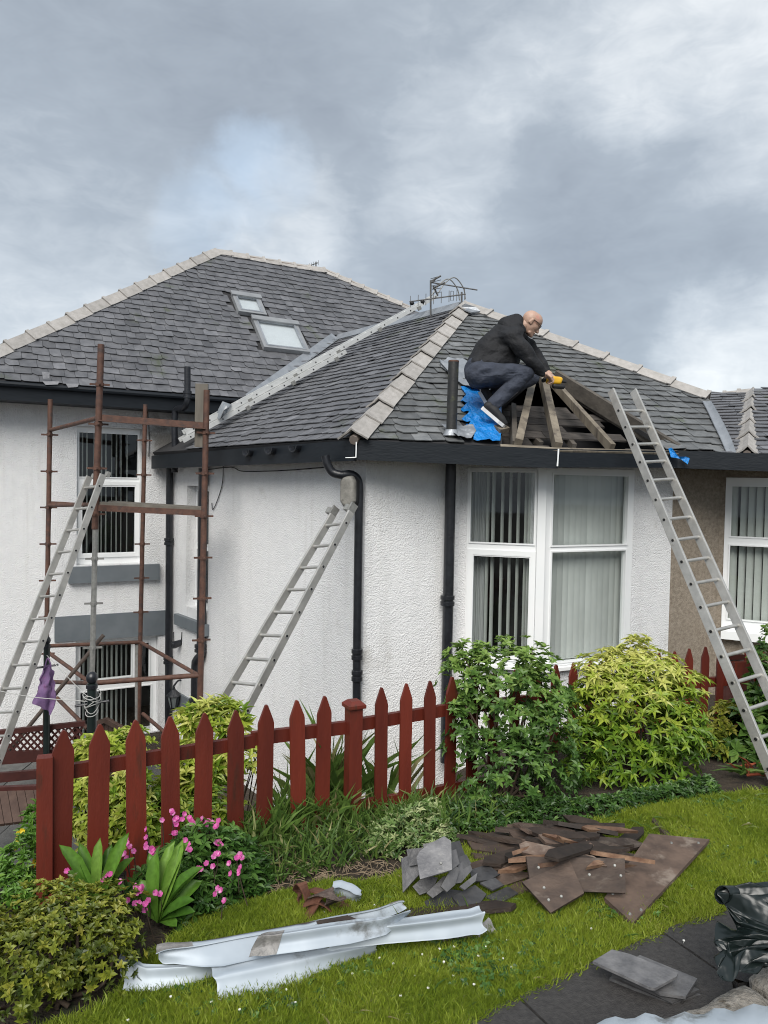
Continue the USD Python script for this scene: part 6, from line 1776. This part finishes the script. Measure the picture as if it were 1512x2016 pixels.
cover("variegated_ground_cover", "pale variegated creeping plant in front of the fence right of the capped post", [(720, 1640), (770, 1612), (850, 1590), (890, 1600), (900, 1660), (850, 1690), (780, 1690), (720, 1680)], 620, .17, ML_VARI, .030, .42, .55, r1)
cover("low_greenery", "dark low leaves carpeting the soil below the two shrubs", [(850, 1650), (870, 1600), (1000, 1595), (1130, 1590), (1300, 1560), (1400, 1535), (1420, 1560), (1290, 1595), (1130, 1630), (980, 1655)], 900, .17, ML_GREEN, .034, .45, .28, r1)
cover("moss_patch", "dark feathery greenery between the geranium and the long grass", [(430, 1700), (490, 1670), (530, 1690), (540, 1740), (480, 1770), (440, 1740)], 420, .20, ML_GERAN, .028, .28, .45, r1)
# behind the fence
def under_fence(name, label, blobs, n, mt, L, W, tone, r, **k):
    b = A3_(blobs[0][0], float); b[2] = float(gz(b[0], b[1]))
    return shrub(name, label, "shrub", b, blobs, n, mt, r, L, W, tone=lambda P, r_: np.clip(tone + r_.normal(0, .2, len(P)), 0, 1), **k)


under_fence("yellow_green_bush", "yellow green bush seen between the first pales behind the fence end post", [blob(215, 1530, 4.75, 150, 150, .5), blob(185, 1480, 4.8, 80, 60, .3), blob(245, 1470, 4.8, 70, 60, .3), blob(180, 1600, 4.6, 120, 130, .4), blob(255, 1600, 4.6, 110, 140, .4)], 620, ML_GOLD, .055, .38, .62, r1, nparts=60, stems=6)
under_fence("golden_sapling", "tall golden leaved plant behind the middle pales below the short ladder", [blob(420, 1430, 5.3, 100, 80, .3), blob(375, 1440, 5.3, 45, 70, .2), blob(465, 1500, 5.2, 80, 90, .3), blob(380, 1520, 5.1, 110, 100, .35), blob(345, 1570, 5.0, 110, 80, .3), blob(470, 1420, 5.3, 30, 50, .15)], 420, ML_GOLD, .085, .30, .72, r1, nparts=60, stems=10, tpl=LT_SPEAR, spread=(35, 70))
under_fence("leafy_plant", "green leafy plant low behind the third and fourth pales", [blob(320, 1600, 4.7, 130, 110, .4), blob(400, 1610, 4.75, 120, 100, .4), blob(290, 1650, 4.5, 110, 90, .3)], 360, ML_GOLD, .055, .4, .4, r1, nparts=40, stems=4)
under_fence("wild_plant", "loose wild greenery with yellow flowers left of the fence end post", [blob(45, 1720, 3.85, 90, 130, .3), blob(20, 1770, 3.7, 100, 110, .3), blob(65, 1640, 4.1, 35, 100, .2)], 340, ML_PRIM, .034, .4, .5, r1, nparts=40, stems=6)
yt = thing("buttercup", "small yellow wild flowers standing left of the fence end post", "flower", at(40, 1700, 3.8))
for x, y in ((45, 1635), (38, 1640), (36, 1652), (70, 1695), (66, 1702), (30, 1668)):
    c = at(x, y, 3.85); ph = np.arange(5) * 1.2566
    part(yt, "flower", leaves(LT_PETAL, np.repeat(c[None], 5, 0), np.c_[np.cos(ph), np.full(5, -.3), np.sin(ph)], np.repeat(A3_([[0, -1., .2]]), 5, 0), np.full(5, .016), np.full(5, .014), np.full(5, .5)), ML_YEL)
under_fence("leafy_border_plant", "broad green border plants at the fence behind the long ladder's foot", [blob(1460, 1450, 6.1, 110, 110, .4), blob(1505, 1400, 6.2, 70, 150, .3), blob(1430, 1500, 5.95, 90, 70, .3), blob(1500, 1500, 5.9, 90, 80, .3), blob(1545, 1460, 6.0, 80, 160, .4)], 260, ML_GREEN, .10, .5, .55, r1, nparts=60, stems=8)
under_fence("bronze_plant", "thin bronze leaved plant between the golden shrub and the long ladder", [blob(1420, 1420, 6.1, 60, 90, .25), blob(1405, 1480, 5.9, 50, 90, .25)], 90, ML_AZAL, .055, .4, .75, r1, nparts=30, stems=6)
under_fence("climbing_plant", "sparse climber trailing over the pale fence tops at the right edge", [blob(1498, 1300, 6.5, 40, 90, .15), blob(1510, 1260, 6.55, 20, 60, .1)], 46, ML_GREEN, .05, .4, .5, r1, nparts=20, stems=8)
rp = thing("red_stemmed_plant", "low plant with red stalks and long pale leaves at the long ladder's foot", "plant", gp(1460, 1535))
c = gp(1468, 1530) + [0, 0, .02]
for k in range(22):
    a = r1.uniform(-1.4, 1.4); d = A3_([math.sin(a), -.35 * math.cos(a), r1.uniform(.25, .9)])
    part(rp, "leaf", leaves(LT_BLADE, c[None] + r1.normal(0, .05, (1, 3)) * [1, .5, 0], unit(d)[None], A3_([[0, -.4, 1.0]]), A3_([r1.uniform(.13, .26)]), A3_([.024]), A3_([r1.uniform(.2, .9)])), ML_RED if k % 3 == 0 else ML_BLADE)
# climbing and trailing growth on the shrub side of the bed: twigs on bare soil
B = MB()
qs = scatter([(330, 1860), (420, 1800), (560, 1760), (720, 1740), (800, 1720), (740, 1690), (560, 1720), (420, 1770)], 260, r1)
for p in qs:
    a = r1.uniform(0, 6.28); l = r1.uniform(.03, .10); B.tube([p + [0, 0, .004], p + [l * .5 * math.cos(a), l * .5 * math.sin(a), .014], p + [l * math.cos(a), l * math.sin(a), .006]], .0022, 4)
single("plant_litter", "dry twigs and dead stalks scattered on the bare soil of the bed", "litter", B.m(), mat("dry_litter", (.13, .095, .06), (.26, .2, .13), 30, .9), kind="stuff")

# ------------------------------------------------------------------ the grass of the lawn
protos, PR = [], "/World/lawn_grass"
pi = UsdGeom.PointInstancer.Define(stage, PR)
r2 = np.random.default_rng(5)
for k in range(6):
    n = 26; pts = np.c_[r2.normal(0, .016, (n, 2)), np.zeros(n) - .004]
    hgt = (.030, .034, .040, .030, .046, .036)[k]
    mm = leaves(LT_BLADE, pts, np.c_[r2.normal(0, .55, (n, 2)), np.ones(n)], np.c_[r2.normal(0, 1, (n, 2)), np.full(n, .3)], r2.uniform(.5, 1.25, n) * hgt, np.full(n, .0034), np.clip(r2.normal((.22, .34, .45, .56, .68, .82)[k], .2, n), 0, 1))
    define(f"{PR}/tuft_{k}" if k else f"{PR}/tuft", mm, ML_LAWN, False, np.zeros(3)); protos.append(f"{PR}/tuft_{k}" if k else f"{PR}/tuft")
a, b, c, d = LAWN.bounds
from shapely import contains_xy
N_ = 110000
pp = np.c_[r2.uniform(max(a, -2.6), min(c, 4.2), N_), r2.uniform(1.9, d, N_)]
vis_ = (np.abs(pp[:, 0]) < pp[:, 1] * .56 + .15)
pp = pp[vis_]
edgeL = LAWN.buffer(.03)
pp = pp[contains_xy(edgeL, pp[:, 0], pp[:, 1])]
thin = meshkit.fbm(np.c_[pp * 2.2, np.zeros(len(pp))], 3, 12)
worn = np.exp(-((pp[:, 0] - 2.3) / .75) ** 2 - ((pp[:, 1] - 5.15) / .28) ** 2)
pp = pp[r2.random(len(pp)) < np.clip((thin - .26) * 4.5, .22, 1) * (1 - .7 * worn)]
zz_ = lz(pp[:, 0], pp[:, 1])
idx = (np.clip(meshkit.fbm(np.c_[pp * 3.1, np.zeros(len(pp))], 3, 30) * 9 - 1.6 + r2.normal(0, 1.0, len(pp)), 0, 5.9)).astype(int)
ang = r2.uniform(0, 2 * np.pi, len(pp))
pi.CreatePrototypesRel().SetTargets([Sdf.Path(p) for p in protos])
pi.CreateProtoIndicesAttr(Vt.IntArray.FromNumpy(idx.astype(np.int32)))
pi.CreatePositionsAttr(Vt.Vec3fArray.FromNumpy(np.c_[pp, zz_].astype(np.float32)))
pi.CreateOrientationsAttr(Vt.QuathArray([Gf.Quath(float(math.cos(q / 2)), 0, 0, float(math.sin(q / 2))) for q in ang]))
sc_ = r2.uniform(.7, 1.25, len(pp)); pi.CreateScalesAttr(Vt.Vec3fArray.FromNumpy(np.repeat(sc_[:, None], 3, 1).astype(np.float32)))
meta(PR, "short green grass blades covering the lawn", "grass", None, "stuff")
cover_px = [gp(x, y)[:2] for x, y in ((560, 1960), (700, 1900), (900, 1880), (1080, 1850), (1250, 1720), (1420, 1680), (1400, 1590), (1180, 1780), (980, 1930), (420, 1960))]
ql = []
for cx_, cy_ in cover_px:
    n_ = 60; ql.append(np.c_[cx_ + r2.normal(0, .10, n_), cy_ + r2.normal(0, .10, n_)])
ql = np.vstack(ql); ql = ql[contains_xy(LAWN, ql[:, 0], ql[:, 1])]
cl = clusters(np.c_[ql, lz(ql[:, 0], ql[:, 1]) + .022], np.tile([0, -.1, 1.0], (len(ql), 1)) + r2.normal(0, .25, (len(ql), 3)), r2, (3, 4), .020, .85, np.clip(r2.normal(.5, .25, len(ql)), 0, 1), (65, 90))
single("clover", "small round leaved clover growing in patches in the lawn", "clover", merge(cl), ML_GERAN, kind="stuff")
# cut blades and daisies on the lawn
qs = np.array([p for p in np.c_[r2.uniform(-.9, 3.2, 1500), r2.uniform(2.3, 5.6, 1500)] if LAWN.contains(sg.Point(p)) and abs(p[0]) < p[1] * .55])[:420]
dirs = np.c_[r2.normal(0, 1, (len(qs), 2)), r2.uniform(.05, .5, len(qs))]
single("grass_clippings", "long loose grass blades lying about the lawn", "grass", leaves(LT_BLADE, np.c_[qs, lz(qs[:, 0], qs[:, 1]) + .018], dirs, np.tile([0, 0, 1.0], (len(qs), 1)) + r2.normal(0, .3, (len(qs), 3)), r2.uniform(.04, .11, len(qs)), np.full(len(qs), .005), np.clip(r2.normal(.8, .15, len(qs)), 0, 1)), ML_BLADE, kind="stuff")
M_DAISY = mat("daisy_petal", (.75, .75, .70), (.82, .82, .78), 20, .7)
B = MB(); 
dz = [(618, 1770), (596, 1822), (640, 1800), (655, 1810), (712, 1805), (735, 1780), (700, 1840), (865, 1870), (900, 1862), (940, 1880), (775, 1900), (750, 1885), (720, 1908), (690, 1915), (610, 1905), (560, 1950), (580, 1970), (470, 1990), (415, 1975), (340, 1965), (250, 2005), (815, 1925), (845, 1945), (790, 1960), (900, 1920), (930, 1940), (870, 1900), (985, 1890), (1000, 1850), (1010, 1905), (830, 1880), (960, 1860), (660, 1785), (1160, 1830), (735, 1868), (1430, 1665), (1452, 1672), (1450, 1700), (1475, 1620), (1350, 1850)]
for x, y in dz:
    c = gp(x + r2.normal(0, 3), y + r2.normal(0, 3), .035); a = r2.uniform(0, 1)
    ring = [c + [.0055 * math.cos(t), .0055 * math.sin(t), .001 * (i % 2)] for i, t in enumerate(np.linspace(0, 2 * math.pi, 10, endpoint=False))]
    B.prism(ring, A3_([0, 0, .003])); B.tube([c - [0, 0, .05], c], .001, 4)
single("daisies", "tiny white daisies dotted over the lawn", "flower", B.m(), M_DAISY, kind="stuff")
